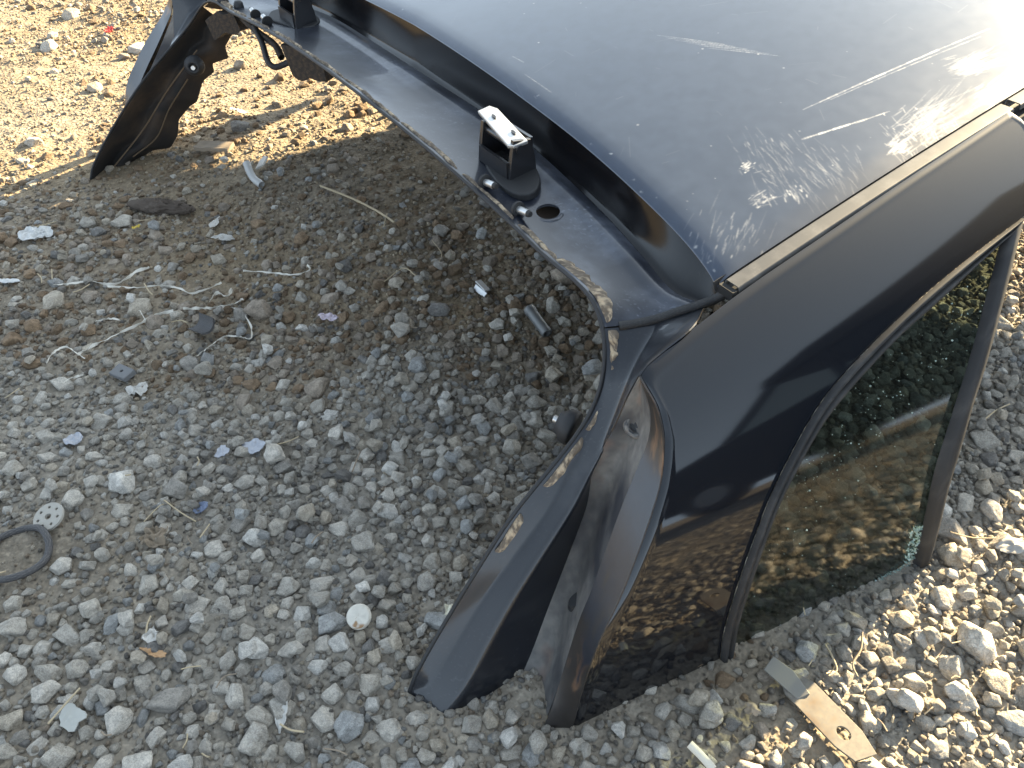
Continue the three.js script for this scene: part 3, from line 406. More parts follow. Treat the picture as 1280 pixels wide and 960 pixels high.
// weatherstrip flange round the opening: black lip, torn tan sealant behind it
{
  const full = both(lipHalf.filter(p => p.y > -.005)); mesh('opening_flange', tube(resample(full, 90, false).map(p => p.clone().add(V(0, .001, .002))), .0021, 260, 8), rubber, car);
  const R = rng(61), segs = [[625, 687, 652, 649, .7], [680, 606, 723, 546, .75], [728, 538, 744, 512, .5], [746, 512, 760, 470, 1], [759, 466, 768, 410, 1.1], [757, 402, 690, 329, 1], [688, 327, 641, 280, .6], [640, 279, 574, 216, .55], [572, 214, 499, 156, .5], [497, 154, 414, 91, .4]];
  const L = lipHalf.filter(p => p.y > -.005), n = L.length;
  const inward = i => { const t = L[Math.min(i + 1, n - 1)].clone().sub(L[Math.max(i - 1, 0)]).normalize(); const s = i / n; const up = s < .55 ? PN.clone() : V(0, 1, 0); const d = V().crossVectors(up, t).normalize(); if (d.dot(s < .55 ? V(1, 0, -.4) : V(0, 0, -1)) < 0) d.negate(); return [d, up]; };
  const near = (x, y) => { let b = 1e9, k = 0; L.forEach((p, i) => { const q = toPx(p), d = (q[0] - x) ** 2 + (q[1] - y) ** 2; if (d < b) { b = d; k = i; } }); return k; };
  for (const [x0, y0, x1, y1, k] of segs) {
    const i0 = near(x0, y0), i1 = Math.max(i0 + 2, near(x1, y1)), b = y0 < 520 ? 1 : 0, rows = [[], [], [], []], ph = R() * 50;
    const pts = resample(L.slice(i0, i1 + 1), Math.max(20, (i1 - i0) * 5), false);
    pts.forEach((p, m) => { const s = m / (pts.length - 1), i = clamp(Math.round(i0 + s * (i1 - i0)), 0, n - 1), [d, up] = inward(i), q = s * (i1 - i0) * .22 + ph, taper = Math.min(1, s * 9, (1 - s) * 9) ** .5; const w0 = .0030 + .002 * noise(q * 1.7, 1), w1 = w0 + k * taper * (.004 + .006 * noise(q * 1.1, 3) + .003 * noise(q * 6, 4)), h = .0008 + .0028 * noise(q * 3.3, 6) * taper; [[w0, .0002], [lerp(w0, w1, .25), h], [lerp(w0, w1, .75), h * (.5 + noise(q * 5, 8) * .7)], [w1, .0002]].forEach(([w, y], r) => rows[r].push(p.clone().addScaledVector(d, w).addScaledVector(up, y))); });
    const g = sheet(rows, .0006); mesh('torn_sealant', g, foam, car); if (b) mesh('torn_sealant', mirrorGeo(g), foam, car);
  }
}
// rubber seam between gutter and pillar
{
  const pts = [endAt(.16), endAt(.35), endAt(.55), endAt(.75), endAt(.92), P3(.640, .372, .318), P3(.647, .376, .328)].map(p => p.clone().add(V(0, .002, 0)));
  const g = tube(pts, .0046, 50, 8); g.scale(1, 1, 1); mesh('rubber_seam', g, rubberDusty, car); mesh('rubber_seam', mirrorGeo(g), rubberDusty, car);
}
// hinges left on the gutter
function hinge(s) {
  const hp = onPlate(634, 212), base = V(s * hp.x, 0, hp.z); base.y = plateY(base.x, base.z);
  const h = new THREE.Group(); h.name = 'tailgate_hinge'; h.position.copy(base); car.add(h);
  const shape = (pts, depth, bevel = .001) => { const sh = new THREE.Shape(pts.map(p => new THREE.Vector2(...p))); return new THREE.ExtrudeGeometry(sh, { depth, bevelEnabled: true, bevelSize: bevel, bevelThickness: bevel, bevelSegments: 2 }); };
  // two cheeks, back web, top flap
  const cheek = shape([[-.016, 0], [.020, 0], [.018, .022], [.012, .044], [-.010, .048], [-.014, .022]], .004); cheek.rotateY(Math.PI / 2);
  for (const x of [-.036, .026]) mesh('hinge_cheek', xf(cheek, V(x, .002, 0)), darkMetal, h);
  mesh('hinge_web', xf(new THREE.BoxGeometry(.058, .042, .004), V(-.003, .025, -.016), eul(-.06, 0, 0)), darkMetal, h);
  const flap = shape([[-.044, -.009], [.034, -.011], [.038, -.006], [.038, .010], [-.036, .011], [-.046, .006]], .0025); flap.rotateX(-Math.PI / 2); mesh('hinge_flap', xf(flap, V(-.006, .048, 0), eul(.10, -.12, -.10)), steel, h);
  for (const x of [-.024, .016]) mesh('flap_slot', xf(new THREE.CylinderGeometry(.003, .003, .002, 18), V(x - .004, .0525 - x * .1, -.002), eul(.10, -.12, -.10), V(1.5, .6, .6)), darkMetal, h);
  const pad = shape(Array.from({ length: 28 }, (_, i) => { const a = i / 28 * 6.283; return [Math.cos(a) * .052 + (Math.cos(a) > 0 ? .012 : 0), Math.sin(a) * .024]; }), .006, .002); pad.rotateX(-Math.PI / 2); mesh('hinge_gasket', xf(pad, V(.004, -.001, -.002), eul(.12, -.25, 0)), rubber, h);
  mesh('hinge_front', xf(new THREE.BoxGeometry(.058, .020, .004), V(-.003, .014, .016)), darkMetal, h);
  mesh('hinge_bolt', xf(new THREE.CylinderGeometry(.007, .008, .007, 6), V(-.004, .010, -.004)), darkMetal, h);
  mesh('hinge_pin', xf(new THREE.CylinderGeometry(.005, .005, .074, 12), V(-.003, .040, .004), eul(0, 0, Math.PI / 2)), darkMetal, h);
  if (s < 0) h.scale.x = -1;
  return h;
}
hinge(1); hinge(-1);
// bolts standing on the flange
function stud(p, dir, name = 'stud_bolt') { const g = new THREE.Group(); g.name = name; g.position.copy(p); g.quaternion.setFromUnitVectors(V(0, 1, 0), dir.normalize()); car.add(g); mesh('shank', xf(new THREE.CylinderGeometry(.0042, .0042, .019, 14), V(0, .010, 0)), steel, g); mesh('washer', xf(new THREE.CylinderGeometry(.0085, .009, .003, 20), V(0, .0015, 0)), rubberDusty, g); mesh('tip', xf(new THREE.CylinderGeometry(.003, .0042, .004, 14), V(0, .0215, 0)), rubberDusty, g); }
for (const [x, y] of [[606, 234], [647, 268]]) { const p = onPlate(x, y); p.y += .003; p.y += .004; stud(p.clone(), V(1, .16, -.05)); stud(mir(p), V(-1, .16, -.05)); }
// bits in the lamp recess: screw boss, rubber plug, rust spot
{
  const b = atPillar(797, 531, .026), q = new THREE.Quaternion().setFromUnitVectors(V(0, 1, 0), PN);
  const boss = mesh('screw_boss', xf(new THREE.TorusGeometry(.010, .0035, 10, 28).rotateX(Math.PI / 2), b.clone().addScaledVector(PN, .001), q), grime, recess); mesh('screw_hole', xf(new THREE.CylinderGeometry(.0075, .0075, .002, 20), b, q), rubberDusty, recess); mesh('screw', xf(new THREE.CylinderGeometry(.003, .003, .004, 12), b.clone().addScaledVector(PN, .001), q), rubber, recess);
  const p = atPillar(722, 750, -.018); mesh('rubber_plug', xf(new THREE.CylinderGeometry(.006, .009, .006, 20).rotateZ(.7), p, q, V(1, 1, 1.6)), rubber, recess);
}
// rubber buffers on the inside of the pillars
for (const s of [1, -1]) { const p = atX(708, 540, .595); if (s < 0) p.x *= -1; p.add(V(0, -.004, -.012)); const pts = [[0, 0], [.017, 0], [.019, .004], [.018, .012], [.013, .016], [.012, .020], [.007, .021], [.006, .014], [0, .013]].map(a => new THREE.Vector2(...a)); const g = new THREE.LatheGeometry(pts, 30); const bf = mesh('rubber_buffer', xf(g, p, new THREE.Quaternion().setFromUnitVectors(V(0, 1, 0), V(-s * .85, .15, .45).normalize())), rubber, car); mesh('buffer_screw', xf(new THREE.CylinderGeometry(.004, .004, .012, 10), p.clone().add(V(-s * .018, .003, .008)), new THREE.Quaternion().setFromUnitVectors(V(0, 1, 0), V(-s * .85, .15, .45).normalize())), steel, bf); }
// left side: a narrow torn strip of quarter panel, and the bare inner pillar
{
  const R = rng(71), O = resample(side(Opx.slice(0, 17)), 70, false).map(mir), rows = [];
  for (let j = 0; j <= 6; j++) rows.push(O.map((p, i) => { const f = i / 69, wd = (.055 + .05 * f + .012 * (noise(i * .35, 5) - .5)) * j / 6; const v = -p.z + wd, w = p.y + wd * .12; const q = onSide(v, w); return mir(q); }));
  mesh('quarter_panel', sheet(rows, .0012), paintSide, car);
  const lipL = resample(lipSide.filter(p => p.y > -.004).map(mir), 60, false), fr = resample([[172, 205], [179, 194], [191, 187], [213, 184], [222, 168], [223, 149], [238, 131], [246, 127], [253, 101], [268, 89], [265, 79], [286, 72], [281, 58], [292, 38]].map(([x, y], i) => atX(x, y, lerp(-.70, -.60, i / 13))), 60, false);
  const mid = lipL.map((p, i) => p.clone().lerp(fr[i], .45).add(V(-.018, 0, 0))), m2 = lipL.map((p, i) => p.clone().lerp(fr[i], .55).add(V(.004, 0, 0)));
  mesh('inner_pillar_panel', sheet(between([lipL, mid, m2, fr], 60, 5, false), .0016), innerMat, car);
  // its counterpart on the right, seen only from inside
  const g = sheet(between([lipL.map(mir), lipL.map(p => mir(p).add(V(-.008, -.004, -.07)))], 50, 4), .0016); mesh('inner_pillar_panel', g, innerMat, car);
  for (const [a, b, o] of [[.05, .8, .42], [.1, .62, .68]]) { const pts = []; for (let i = 0; i < 4; i++) { const k = Math.round(lerp(a, b, i / 3) * 59); pts.push(lipL[k].clone().lerp(fr[k], o).add(V(.012, 0, .004))); } mesh('wire', tube(pts, .0014, 30, 6), std({ color: col(.10, .065, .035), roughness: .8 }), car); }
  // rail remains under the left end of the header, with a hanging bracket and hose
  const bx = (x0, y0, u, w, h, d, m, n, e) => mesh(n, xf(new THREE.BoxGeometry(w, h, d, 3, 3, 3), atX(x0, y0, u), e), m, car);
  { const g2 = new THREE.BoxGeometry(.085, .06, .05, 8, 6, 4), p = g2.attributes.position; for (let i = 0; i < p.count; i++) { const y = p.getY(i); if (y < -.02) p.setY(i, y + .018 * noise(p.getX(i) * 60, p.getZ(i) * 60, 9)); p.setX(i, p.getX(i) * (1 + y * 2)); } g2.computeVertexNormals(); const c = atY(390, 86, .262); mesh('header_bracket', xf(g2, c.add(V(0, .012, -.01)), eul(.1, .35, .05)), innerMat, car); }
  const hose = [[318, 33, .285], [328, 55, .275], [337, 80, .262], [344, 84, .258], [356, 80, .262], [370, 74, .27]].map(([x, y, w]) => atY(x, y, w)); mesh('hose', tube(hose, .005, 40, 8), rubberDusty, car);
  const strap = [[300, 20, .285], [322, 40, .28], [345, 58, .275], [352, 72, .265]].map(([x, y, w]) => atY(x, y, w)); mesh('strap', tube(strap, .006, 30, 6), innerMat, car);
  const cap = atY(453, 124, .285); mesh('header_clip', xf(new THREE.CylinderGeometry(.008, .011, .012, 14), cap.add(V(.002, .004, -.006)), eul(.4, 0, .5)), rubber, car);
  { const a = atY(290, 26, .27), g3 = new THREE.BoxGeometry(.075, .035, .05, 6, 4, 4), p = g3.attributes.position; for (let i = 0; i < p.count; i++) p.setY(i, p.getY(i) + .012 * (noise(p.getX(i) * 70, p.getZ(i) * 70, 4) - .5)); g3.computeVertexNormals(); mesh('rail_stub', xf(g3, a, eul(0, .5, .3)), innerMat, car); }
  for (const [x, y, r] of [[279, 3, .010], [299, 10, .009]]) { const p = onPlate(x, y); const gg = new THREE.LatheGeometry([[0, .012], [r * .6, .012], [r * .9, .008], [r, 0]].map(a => new THREE.Vector2(...a)), 20); mesh('rubber_stop', xf(gg, p), rubber, car); }
}


// ───────────────────────── litter on the ground ─────────────────────────
const G = (px, py, up = 0) => { let y = 0, p; for (let i = 0; i < 5; i++) { p = atY(px, py, y + up); y = groundY(p.x, p.z); } return p; };
const pxM = p => F_PX / toPx(p)[2];                                     // pixels per metre there
// turn about the vertical that carries +x along the photographed direction (px0,py0)->(px1,py1) on the ground
const yawOf = (x0, y0, x1, y1) => { const a = G(x0, y0), b = G(x1, y1); return Math.atan2(-(b.z - a.z), b.x - a.x); };
const lumpy = (g, amt, f, seed) => { const p = g.attributes.position, v = V(); for (let i = 0; i < p.count; i++) { v.fromBufferAttribute(p, i); const n = noise3(v.clone().multiplyScalar(f), seed) - .5; v.addScaledVector(v.clone().normalize(), n * amt); p.setXYZ(i, v.x, v.y, v.z); } g.computeVertexNormals(); return g; };
const plate = (pts, t, bevel = .0006) => { const g = new THREE.ExtrudeGeometry(new THREE.Shape(pts.map(p => new THREE.Vector2(...p))), { depth: t, bevelEnabled: true, bevelSize: bevel, bevelThickness: bevel, bevelSegments: 1 }); g.rotateX(-Math.PI / 2); return g; };
const place = (m, p, e) => { m.position.copy(p); if (e) m.rotation.set(...e); return m; };
const plasticWhite = std({ color: col(.54, .54, .52), roughness: .55 }), strawMat = std({ color: col(.42, .34, .22), roughness: .85 }), twineMat = std({ color: col(.62, .58, .50), roughness: .85 }), woodMat = std({ map: tex(256, 256, (u, v) => { const n = fbm(u * 4, v * 60, 711, 4); return [.25 * (.6 + .7 * n), .20 * (.6 + .7 * n), .145 * (.6 + .7 * n)]; }), roughness: .85 });
const blackPlastic = std({ map: (() => { const t = dustTex([.03, .03, .032], [.22, .20, .18], .7, 721, 6); t.repeat.set(8, 8); return t; })(), roughness: .7 });
{ // rubber ring
  const c = G(22, 691, .006), pts = []; for (let i = 0; i < 14; i++) { const a = i / 14 * 6.283, r = .036 * (1 + .05 * Math.sin(a * 2 + 1)); pts.push(V(Math.cos(a) * r * 1.08, .003 * Math.sin(a * 3), Math.sin(a) * r)); }
  tag(place(mesh('rubber_ring', tube(pts, .0042, 70, 10, true), blackPlastic), c, [.05, .3, .06]), 'black rubber sealing ring lying on the gravel', 'ring');
}
{ // perforated disc
  const sh = new THREE.Shape(); sh.absarc(0, 0, .018, 0, Math.PI * 2); const hole = (x, y, r) => { const h = new THREE.Path(); h.absarc(x, y, r, 0, Math.PI * 2, true); sh.holes.push(h); }; hole(0, 0, .0045); for (let i = 0; i < 7; i++) hole(Math.cos(i * .8976) * .0125, Math.sin(i * .8976) * .0125, .0024);
  const g = new THREE.ExtrudeGeometry(sh, { depth: .003, bevelEnabled: true, bevelSize: .0006, bevelThickness: .0006, bevelSegments: 2, curveSegments: 30 }); g.rotateX(-Math.PI / 2);
  tag(place(mesh('perforated_disc', g, std({ color: col(.33, .31, .27), roughness: .85, bumpMap: stoneBump, bumpScale: .001 })), G(62, 647, .010), [.25, 0, -.12]), 'round pale grey disc with a ring of holes beside the rubber ring', 'disc');
}
{ // bottle cap
  const g = new THREE.LatheGeometry([[0, .0048], [.0115, .005], [.0132, .0036], [.0138, 0], [.0130, -.001], [.0125, .003], [0, .0036]].map(a => new THREE.Vector2(...a)), 42), p = g.attributes.position; for (let i = 0; i < p.count; i++) { const x = p.getX(i), z = p.getZ(i), r = Math.hypot(x, z), a = Math.atan2(z, x); if (r > .0128) { const k = 1 + .03 * Math.cos(a * 21); p.setX(i, x * k); p.setZ(i, z * k); } } g.computeVertexNormals();
  const m = std({ map: tex(256, 256, (u, v) => { const n = fbm(u * 10, v * 10, 731, 4), r = clamp((fbm(u * 5, v * 5, 735, 3) - .62) * 9); return [lerp(.44 + .16 * n, .26, r), lerp(.41 + .15 * n, .15, r), lerp(.35 + .13 * n, .07, r)]; }), roughness: .5 });
  tag(place(mesh('bottle_cap', g, m), G(449, 771, .014), [.42, 0, -.30]), 'worn white bottle cap with rust specks lying on grey stones', 'bottle cap');
}
{ // rusty flat bracket
  const L = .095, W = .031, sh = new THREE.Shape([[-L / 2, -W * .30], [-L / 2 + .012, -W / 2], [L / 2 - .02, -W / 2], [L / 2, -W * .36], [L / 2 + .006, W * .3], [L / 2 - .016, W / 2], [-L / 2 + .02, W / 2], [-L / 2 - .004, W * .2]].map(p => new THREE.Vector2(...p))), h = new THREE.Path(); h.absellipse(L / 2 - .024, 0, .0075, .006, 0, Math.PI * 2, true); sh.holes.push(h);
  const g = new THREE.ExtrudeGeometry(sh, { depth: .002, bevelEnabled: true, bevelSize: .0004, bevelThickness: .0004, bevelSegments: 1, curveSegments: 24 }); g.rotateX(-Math.PI / 2);
  const m = std({ map: tex(512, 512, (u, v) => { const n = fbm(u * 3, v * 3, 741, 5, 3), f = fbm(u * 40, v * 40, 745, 3, 40), r = clamp((n - .48) * 6 + (f - .5) * .8); return [lerp(.16, .12, r) * (.75 + .5 * f), lerp(.145, .088, r) * (.75 + .5 * f), lerp(.12, .06, r) * (.8 + .4 * f)]; }), roughness: .6, metalness: .15 }); m.map.repeat.set(9, 9);
  tag(place(mesh('metal_bracket', g, m), G(1030, 893, .011), [.06, yawOf(985, 845, 1072, 938), .05]), 'flat rusty metal strip with a hole near one end, on sunlit gravel', 'metal scrap');
  const t = plate([[-.02, -.009], [.020, -.008], [.024, .004], [.0, .010], [-.022, .007]], .0012); const q = mesh('metal_flap', t, std({ color: col(.19, .18, .155), roughness: .75 })); tag(place(q, G(983, 848, .012), [.25, yawOf(965, 838, 1000, 870), -.08]), 'bent grey metal flap lying beside the rusty strip', 'metal scrap');
}
// shreds of white twine and tape
[[[67, 356], [90, 355], [112, 352], [142, 356], [160, 348], [172, 339], [187, 335]], [[135, 359], [170, 360], [202, 357], [225, 361], [240, 367], [260, 361], [277, 354]], [[304, 339], [337, 341], [367, 344], [380, 341], [388, 337], [384, 332]], [[97, 444], [120, 431], [150, 417], [175, 405], [195, 395], [217, 389]], [[58, 455], [64, 444], [81, 434], [95, 441], [107, 449]], [[289, 384], [302, 389], [309, 399], [315, 412], [313, 424], [297, 421], [281, 421], [264, 433], [246, 446]], [[229, 386], [252, 386], [277, 384], [292, 380], [304, 374]], [[120, 402], [136, 399], [150, 400]], [[175, 389], [180, 397], [182, 404]], [[262, 377], [272, 366], [284, 371], [290, 362]], [[78, 480], [90, 473], [104, 469]], [[630 / 1, 0]]].slice(0, 11).forEach((L, k) => {
  const pts = L.map(([x, y], i) => G(x, y, .006 + .004 * noise(i * 1.3, k * 3.1, 5))), n = resample(pts, Math.max(20, pts.length * 6)), w = k % 3 === 0 ? .0024 : k === 3 ? .0022 : .0015, rows = [[], []];
  n.forEach((p, i) => { const t = n[Math.min(i + 1, n.length - 1)].clone().sub(n[Math.max(i - 1, 0)]).normalize(), s = V(-t.z, 0, t.x).normalize(), tw = noise(i * .35, k, 9) * 3.1; const d = s.multiplyScalar(Math.cos(tw)).add(V(0, Math.sin(tw), 0)); const f = w * (.5 + .8 * noise(i * .5, k + 40)); p.y += .002 * noise(i * .9, k); rows[0].push(p.clone().addScaledVector(d, f)); rows[1].push(p.clone().addScaledVector(d, -f)); });
  tag(mesh('plastic_twine', sheet(rows, .0005), twineMat), 'frayed off-white strand of plastic twine on the shaded dirt', 'twine', 'shreds of twine on the dirt');
});
{ // small solid scraps, each a thing
  const shard = (name, label, cat, px, py, wpx, hpx, mat, opt = {}) => {
    const R = rng(px * 31 + py), p = G(px, py, opt.up ?? .009), k = 1 / pxM(p), t = opt.t || .002, sd = px + py * 7, rows = [], nf = 3 + R() * 3;
    for (let j = 0; j <= 7; j++) { const row = []; for (let i = 0; i <= 30; i++) { const a = (i % 30) / 30 * 6.283, e = .62 + .75 * noise(Math.cos(a) * 1.7 + 9, Math.sin(a) * 1.7 + 5, sd) + .25 * (noise(Math.cos(a) * 5 + 9, Math.sin(a) * 5 + 5, sd + 1) - .5), r = j / 7 * e, x = Math.cos(a) * r * wpx * k / 2, z = Math.sin(a) * r * hpx * k / 2 / .72; const cr = Math.abs(noise(x * 160 + 3, z * 160, sd + 2) - .5) * 2 + .5 * noise(x * 420, z * 420, sd + 3); row.push(V(x, (cr - .6) * t * (opt.flat ? .3 : 1.6), z)); } rows.push(row); }
    return tag(place(mesh(name, sheet(rows, Math.min(t, .0012)), mat), p, [opt.rx ?? (R() - .5) * .5, opt.yaw ?? R() * 6, opt.rz ?? (R() - .5) * .5]), label, cat, opt.group); };
  const foil = std({ color: col(.36, .37, .40), roughness: .45, metalness: .3 }), paper = std({ color: col(.50, .48, .44), roughness: .9 });
  shard('plastic_scrap', 'crumpled white plastic scrap on the dirt beside a twig', 'plastic scrap', 46, 291, 32, 24, plasticWhite, { t: .006, yaw: .5 });
  shard('plastic_scrap', 'cloudy white shard of plastic lying between grey stones', 'plastic scrap', 87, 898, 27, 30, std({ color: col(.38, .375, .335), roughness: .4 }), { t: .003, flat: 1, rx: .3, rz: .1 });
  shard('foil_scrap', 'small crumpled blue silver foil scrap in the gravel', 'foil scrap', 93, 548, 18, 14, foil, { t: .003 });
  shard('foil_scrap', 'pale bluish foil scrap folded on the gravel', 'foil scrap', 316, 558, 30, 16, foil, { t: .002, yaw: 1 });
  shard('foil_scrap', 'dark blue foil scrap standing between stones', 'foil scrap', 251, 634, 12, 18, std({ color: col(.16, .19, .27), roughness: .4 }), { t: .002, rx: .7 });
  shard('foil_scrap', 'crinkled grey foil scrap lying flat in the gravel', 'foil scrap', 277, 563, 20, 12, foil, { t: .002 });
  shard('red_scrap', 'small red plastic scrap on sunlit dirt', 'plastic scrap', 136, 37, 12, 10, std({ color: col(.62, .06, .04), roughness: .5 }), { t: .004, rx: .1, rz: .1 });
  shard('yellow_scrap', 'tiny yellow scrap on shaded dirt', 'plastic scrap', 170, 283, 10, 7, std({ color: col(.50, .36, .05), roughness: .6 }), { t: .003, rx: .1, rz: .1 });
  shard('paper_scrap', 'narrow white paper strip on the dark dirt', 'paper scrap', 268, 278, 8, 22, paper, { t: .001, yaw: .9 });
  shard('paper_scrap', 'torn white paper piece near the narrow paper strip', 'paper scrap', 277, 296, 28, 10, paper, { t: .003, yaw: 1.2 });
  shard('paper_scrap', 'crumpled white paper lump at the end of the twine', 'paper scrap', 172, 485, 22, 20, paper, { t: .007 });
  shard('paper_scrap', 'white scrap with pink print on the brown dirt', 'paper scrap', 411, 396, 22, 10, std({ color: col(.58, .50, .56), roughness: .8 }), { t: .003, yaw: .9 });
  shard('paper_scrap', 'small white paper wad above an orange wood chip', 'paper scrap', 189, 794, 18, 14, paper, { t: .006 });
  shard('paper_scrap', 'white upright paper shred among grey stones', 'paper scrap', 353, 893, 12, 28, paper, { t: .003, rx: .6, yaw: .8 });
  shard('wood_chip', 'orange splintered wood chip on grey gravel', 'wood chip', 193, 814, 10, 26, std({ color: col(.48, .29, .15), roughness: .85 }), { t: .003, yaw: 2.3 });
  shard('wood_chip', 'flat tan chip on dirt below the quarter panel', 'wood chip', 940, 887, 18, 11, woodMat, { t: .003, yaw: .6, rx: .1, rz: 0 });
  shard('wood_chip', 'cream coloured chip beside the pillar foot', 'wood chip', 563, 764, 14, 14, std({ color: col(.62, .58, .45), roughness: .8 }), { t: .004 });
  shard('brown_slab', 'flat brown slab of stone sunk in the dirt', 'stone', 189, 671, 36, 24, std({ color: col(.22, .175, .125), roughness: .95, bumpMap: stoneBump, bumpScale: .002 }), { t: .006, rx: .1, rz: .05, n: 6 });
  shard('white_scrap', 'thin white plastic strip half buried at the edge of the twine', 'plastic scrap', 8, 350, 24, 8, plasticWhite, { t: .002 });
  shard('white_scrap', 'white plastic scrap in the sunlit patch', 'plastic scrap', 297, 137, 18, 8, plasticWhite, { t: .003, yaw: .8 });
  shard('metal_sheet', 'pale thin sheet of metal on sunlit gravel', 'metal scrap', 1268, 682, 44, 14, std({ color: col(.32, .30, .27), roughness: .5 }), { t: .0015, up: .02, rx: .15, rz: .1, yaw: .9, n: 5 });
}
{ // plank, bent trim, bark, tab, block, pipe, clip
  const b = new THREE.BoxGeometry(.082, .008, .026, 14, 2, 4), p = b.attributes.position; for (let i = 0; i < p.count; i++) { p.setY(i, p.getY(i) + .003 * noise(p.getX(i) * 90, p.getZ(i) * 90, 3)); p.setZ(i, p.getZ(i) + .004 * (noise(p.getX(i) * 60, 2, 8) - .5)); } b.computeVertexNormals();
  tag(place(mesh('wood_plank', b, woodMat), G(268, 184, .014), [.1, yawOf(243, 181, 293, 187), .03]), 'short weathered board lying across the edge of the sunlit patch', 'board');
  const tr = [[308, 203], [312, 214], [318, 224], [327, 231]].map(([x, y], i) => G(x, y, [.03, .018, .012, .010][i])), tg = thing('bent_trim', 'bent pale grey piece of plastic trim at the shadow edge', 'trim piece');
  mesh('arm', tube(tr, .0075, 30, 8), std({ color: col(.42, .41, .39), roughness: .5 }), tg); mesh('wing', xf(plate([[-.012, -.012], [.014, -.010], [.016, .008], [0, .016], [-.012, .008]], .003), G(328, 204, .018), eul(.5, .6, .3)), std({ color: col(.50, .47, .42), roughness: .6 }), tg);
  const lg = lumpy(lumpy(new THREE.SphereGeometry(1, 60, 30).scale(.068, .012, .017), .020, 70, 41), .010, 260, 47); tag(place(mesh('bark_piece', lg, std({ color: col(.085, .065, .05), roughness: .95, bumpMap: stoneBump, bumpScale: .003 })), G(203, 259, .006), [0, yawOf(168, 256, 238, 262), .02]), 'long dark brown piece of rotten wood on the dirt', 'wood');
  const tb = new THREE.BoxGeometry(.030, .004, .034, 10, 1, 10), tp = tb.attributes.position; for (let i = 0; i < tp.count; i++) tp.setY(i, tp.getY(i) + .010 * (tp.getX(i) / .015) ** 2 - .004); tb.computeVertexNormals(); const tab = mesh('plastic_tab', tb, blackPlastic); tag(place(tab, G(254, 407, .018), [.35, yawOf(243, 412, 262, 400), .1]), 'curved dark grey plastic tab beside the twine', 'plastic part');
  const s = new THREE.Shape([[-.016, -.009], [.015, -.010], [.017, .008], [-.015, .010]].map(a => new THREE.Vector2(...a))), h = new THREE.Path(); h.absarc(0, 0, .0035, 0, Math.PI * 2, true); s.holes.push(h); const blk = new THREE.ExtrudeGeometry(s, { depth: .007, bevelEnabled: true, bevelSize: .001, bevelThickness: .001, bevelSegments: 2 }); blk.rotateX(-Math.PI / 2); tag(place(mesh('drilled_block', blk, std({ color: col(.15, .15, .15), roughness: .85 })), G(155, 468, .006), [.15, .5, 0]), 'dark grey block with a drilled hole in the gravel', 'block');
  const pa = G(661, 386, .016), pb = G(684, 417, .012), L = pa.distanceTo(pb), pg = new THREE.LatheGeometry([[.0055, -L / 2], [.0085, -L / 2], [.0085, L / 2 - .010], [.0095, L / 2 - .009], [.0095, L / 2 - .002], [.0078, L / 2], [.0052, L / 2], [.0050, -L / 2]].map(a => new THREE.Vector2(...a)), 28), pm = mesh('metal_tube', pg, std({ color: col(.17, .17, .165), roughness: .5, metalness: .4 })); pm.position.copy(pa).lerp(pb, .5); pm.quaternion.setFromUnitVectors(V(0, 1, 0), pa.clone().sub(pb).normalize()); tag(pm, 'short dark metal tube lying on gravel under the gutter', 'tube');
  const cg = thing('spring_clip', 'small bent bright metal clip on dark dirt', 'clip'), cb = xf(plate([[-.014, -.004], [.016, -.005], [.018, .003], [-.013, .005]], .0016), V(0, 0, 0)); mesh('clip_plate', cb, steel, cg); mesh('clip_leg', xf(cb, V(.002, -.006, .006), eul(.9, .1, 0)), steel, cg); place(cg, G(603, 357, .013), [0, yawOf(592, 346, 615, 367), 0]);
  const wr = thing('wire_stub', 'pale bent stick at the edge of the sunlit gravel', 'stick'); mesh('stem', tube([G(862, 930, .018), G(876, 944, .016), G(892, 962, .014)], .0042, 20, 8), std({ color: col(.62, .57, .47), roughness: .8 }), wr);
}
{ // straw and twigs
  const R = rng(313), list = [[[400, 232], [440, 248], [470, 263], [493, 278]], [[38, 285], [55, 281], [70, 277]], [[1032, 806], [1040, 820], [1046, 838], [1036, 845]], [[1078, 790], [1076, 812], [1066, 832], [1072, 846]], [[1188, 665], [1215, 672], [1245, 673]], [[1230, 525], [1245, 513], [1262, 505]], [[60, 905], [80, 882], [100, 860]], [[270, 860], [280, 846], [296, 842]], [[350, 905], [362, 912], [380, 915]], [[540, 300], [552, 318], [546, 332]], [[205, 625], [225, 640], [245, 652]], [[440, 590], [450, 565]], [[520, 345], [505, 335], [480, 352]], [[250, 672], [262, 655]], [[180, 652], [200, 632], [206, 630]]];
  for (let k = 0; k < 46; k++) { const x = R() < .7 ? R() * 660 : 1000 + R() * 280, y = x > 900 ? 720 + R() * 230 : 250 + R() * 700, a = R() * 6.283, l = 10 + R() * 22; if (x > 440 && x < 760 && y > 440) continue; list.push([[x, y], [x + Math.cos(a) * l * .5 + (R() - .5) * 5, y + Math.sin(a) * l * .35 + (R() - .5) * 5], [x + Math.cos(a) * l, y + Math.sin(a) * l * .7]]); }
  list.forEach((L, k) => { const pts = L.map(([x, y]) => G(x, y, .011 + .006 * R())), long = k === 0; tag(mesh('straw_stalk', tube(pts, long ? .0020 : .0005 + R() * .0006, 18, 6), k % 4 === 3 ? woodMat : strawMat), long ? 'long thin dry stick lying on dark dirt' : 'thin dry straw stalk lying loose on the gravel', long ? 'stick' : 'straw', long ? undefined : 'dry straw stalks on the gravel'); });
}

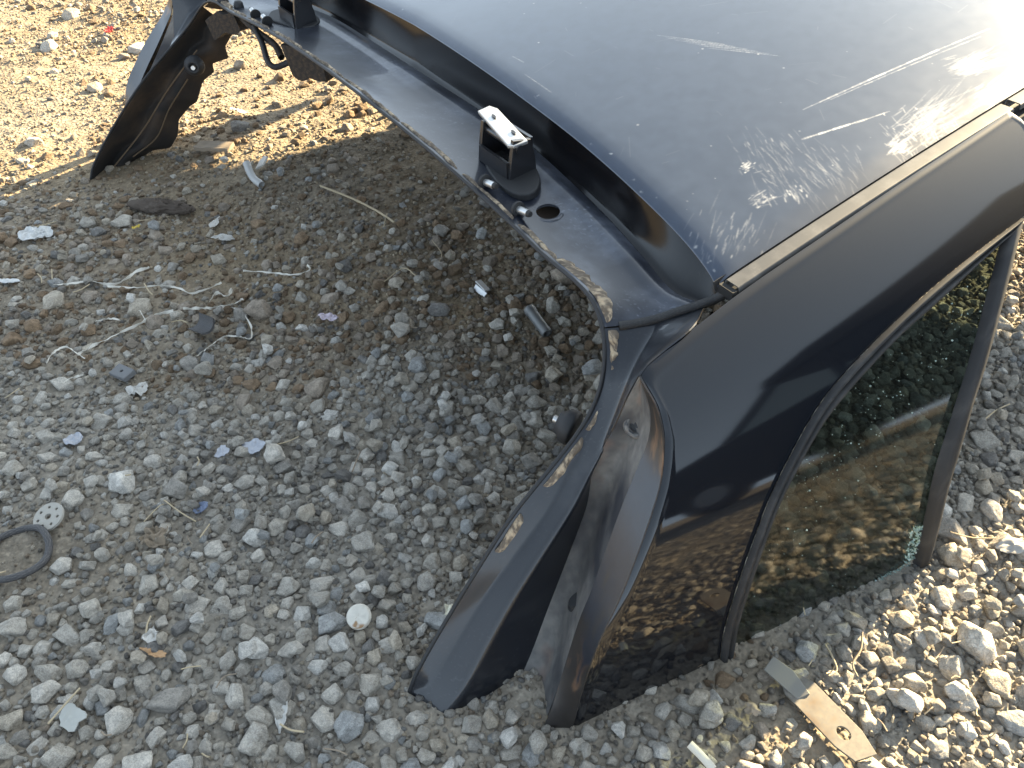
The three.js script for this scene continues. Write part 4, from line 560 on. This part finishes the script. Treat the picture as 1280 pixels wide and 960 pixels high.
// ───────────────────────── dark vehicle standing further off, mirrored in the panel and the window ─────────────────────────
{
  const v = thing('parked_vehicle', 'black van parked on the gravel beyond the cut roof', 'van');
  const a = P3(2.1, 3.4, 0), b = P3(6.3, 1.1, 0), d = b.clone().sub(a), L = d.length(); v.position.copy(a).lerp(b, .5); v.rotation.y = Math.atan2(-d.z, d.x);
  // local: x along the body, y up, z across; the near side is +z
  v.position.add(V(0, 0, -.9).applyAxisAngle(V(0, 1, 0), v.rotation.y));
  v.scale.y = 1.42; const body = std({ color: col(.006, .006, .007), roughness: .6 }), wg = phy({ color: col(.28, .3, .28), transmission: 1, thickness: 0, roughness: .02 });
  const sh = new THREE.Shape([[-2.3, .35], [-1.85, .32], [-1.75, .55], [-1.45, .70], [-1.15, .55], [-1.05, .28], [1.0, .28], [1.1, .55], [1.4, .70], [1.7, .55], [1.8, .32], [2.25, .36], [2.3, .75], [2.15, 1.0], [1.15, 1.10], [-2.2, 1.12], [-2.33, .8]].map(p => new THREE.Vector2(...p)));
  const g = new THREE.ExtrudeGeometry(sh, { depth: 1.66, bevelEnabled: true, bevelSize: .05, bevelThickness: .05, bevelSegments: 3 }); g.translate(0, 0, -.83); mesh('body', g, body, v);
  const top = new THREE.Shape([[-2.05, 1.66], [-1.8, 1.76], [0, 1.80], [.45, 1.74], [.5, 1.68], [-2.05, 1.60]].map(p => new THREE.Vector2(...p))), tg = new THREE.ExtrudeGeometry(top, { depth: 1.36, bevelEnabled: true, bevelSize: .03, bevelThickness: .05, bevelSegments: 3 }); tg.translate(0, 0, -.68); mesh('roof_skin', tg, body, v);
  for (const s of [1, -1]) { for (const [x0, x1, w] of [[-2.18, -2.03, .16], [-1.05, -1.03, .09], [-.02, -.02, .09], [1.12, .46, .07]]) { const p0 = V(x0, 1.10, s * .80), p1 = V(x1, 1.68, s * .66), m = mesh('window_pillar', new THREE.BoxGeometry(w, p0.distanceTo(p1), .05), body, v); m.position.copy(p0).lerp(p1, .5); m.quaternion.setFromUnitVectors(V(0, 1, 0), p1.clone().sub(p0).normalize()); }
    for (const q of [[-2.1, -1.08, -1.06, -1.98], [-1.0, -.06, -.06, -1.0], [.02, 1.06, .44, .02]]) { const gg = sheet([[V(q[0], 1.12, s * .80), V(q[1], 1.12, s * .80)], [V(q[3], 1.64, s * .67), V(q[2], 1.64, s * .67)]], 0); mesh('side_window', gg, wg, v); }
    for (const x of [-1.45, 1.4]) { const w = mesh('wheel', xf(new THREE.TorusGeometry(.25, .1, 14, 36), V(x, .345, s * .78)), rubber, v); mesh('rim', xf(new THREE.CylinderGeometry(.19, .19, .12, 28).rotateX(Math.PI / 2), V(x, .345, s * .78)), std({ color: col(.3, .3, .3), metalness: .7, roughness: .4 }), w); } }
}

renderer.render(scene, camera);
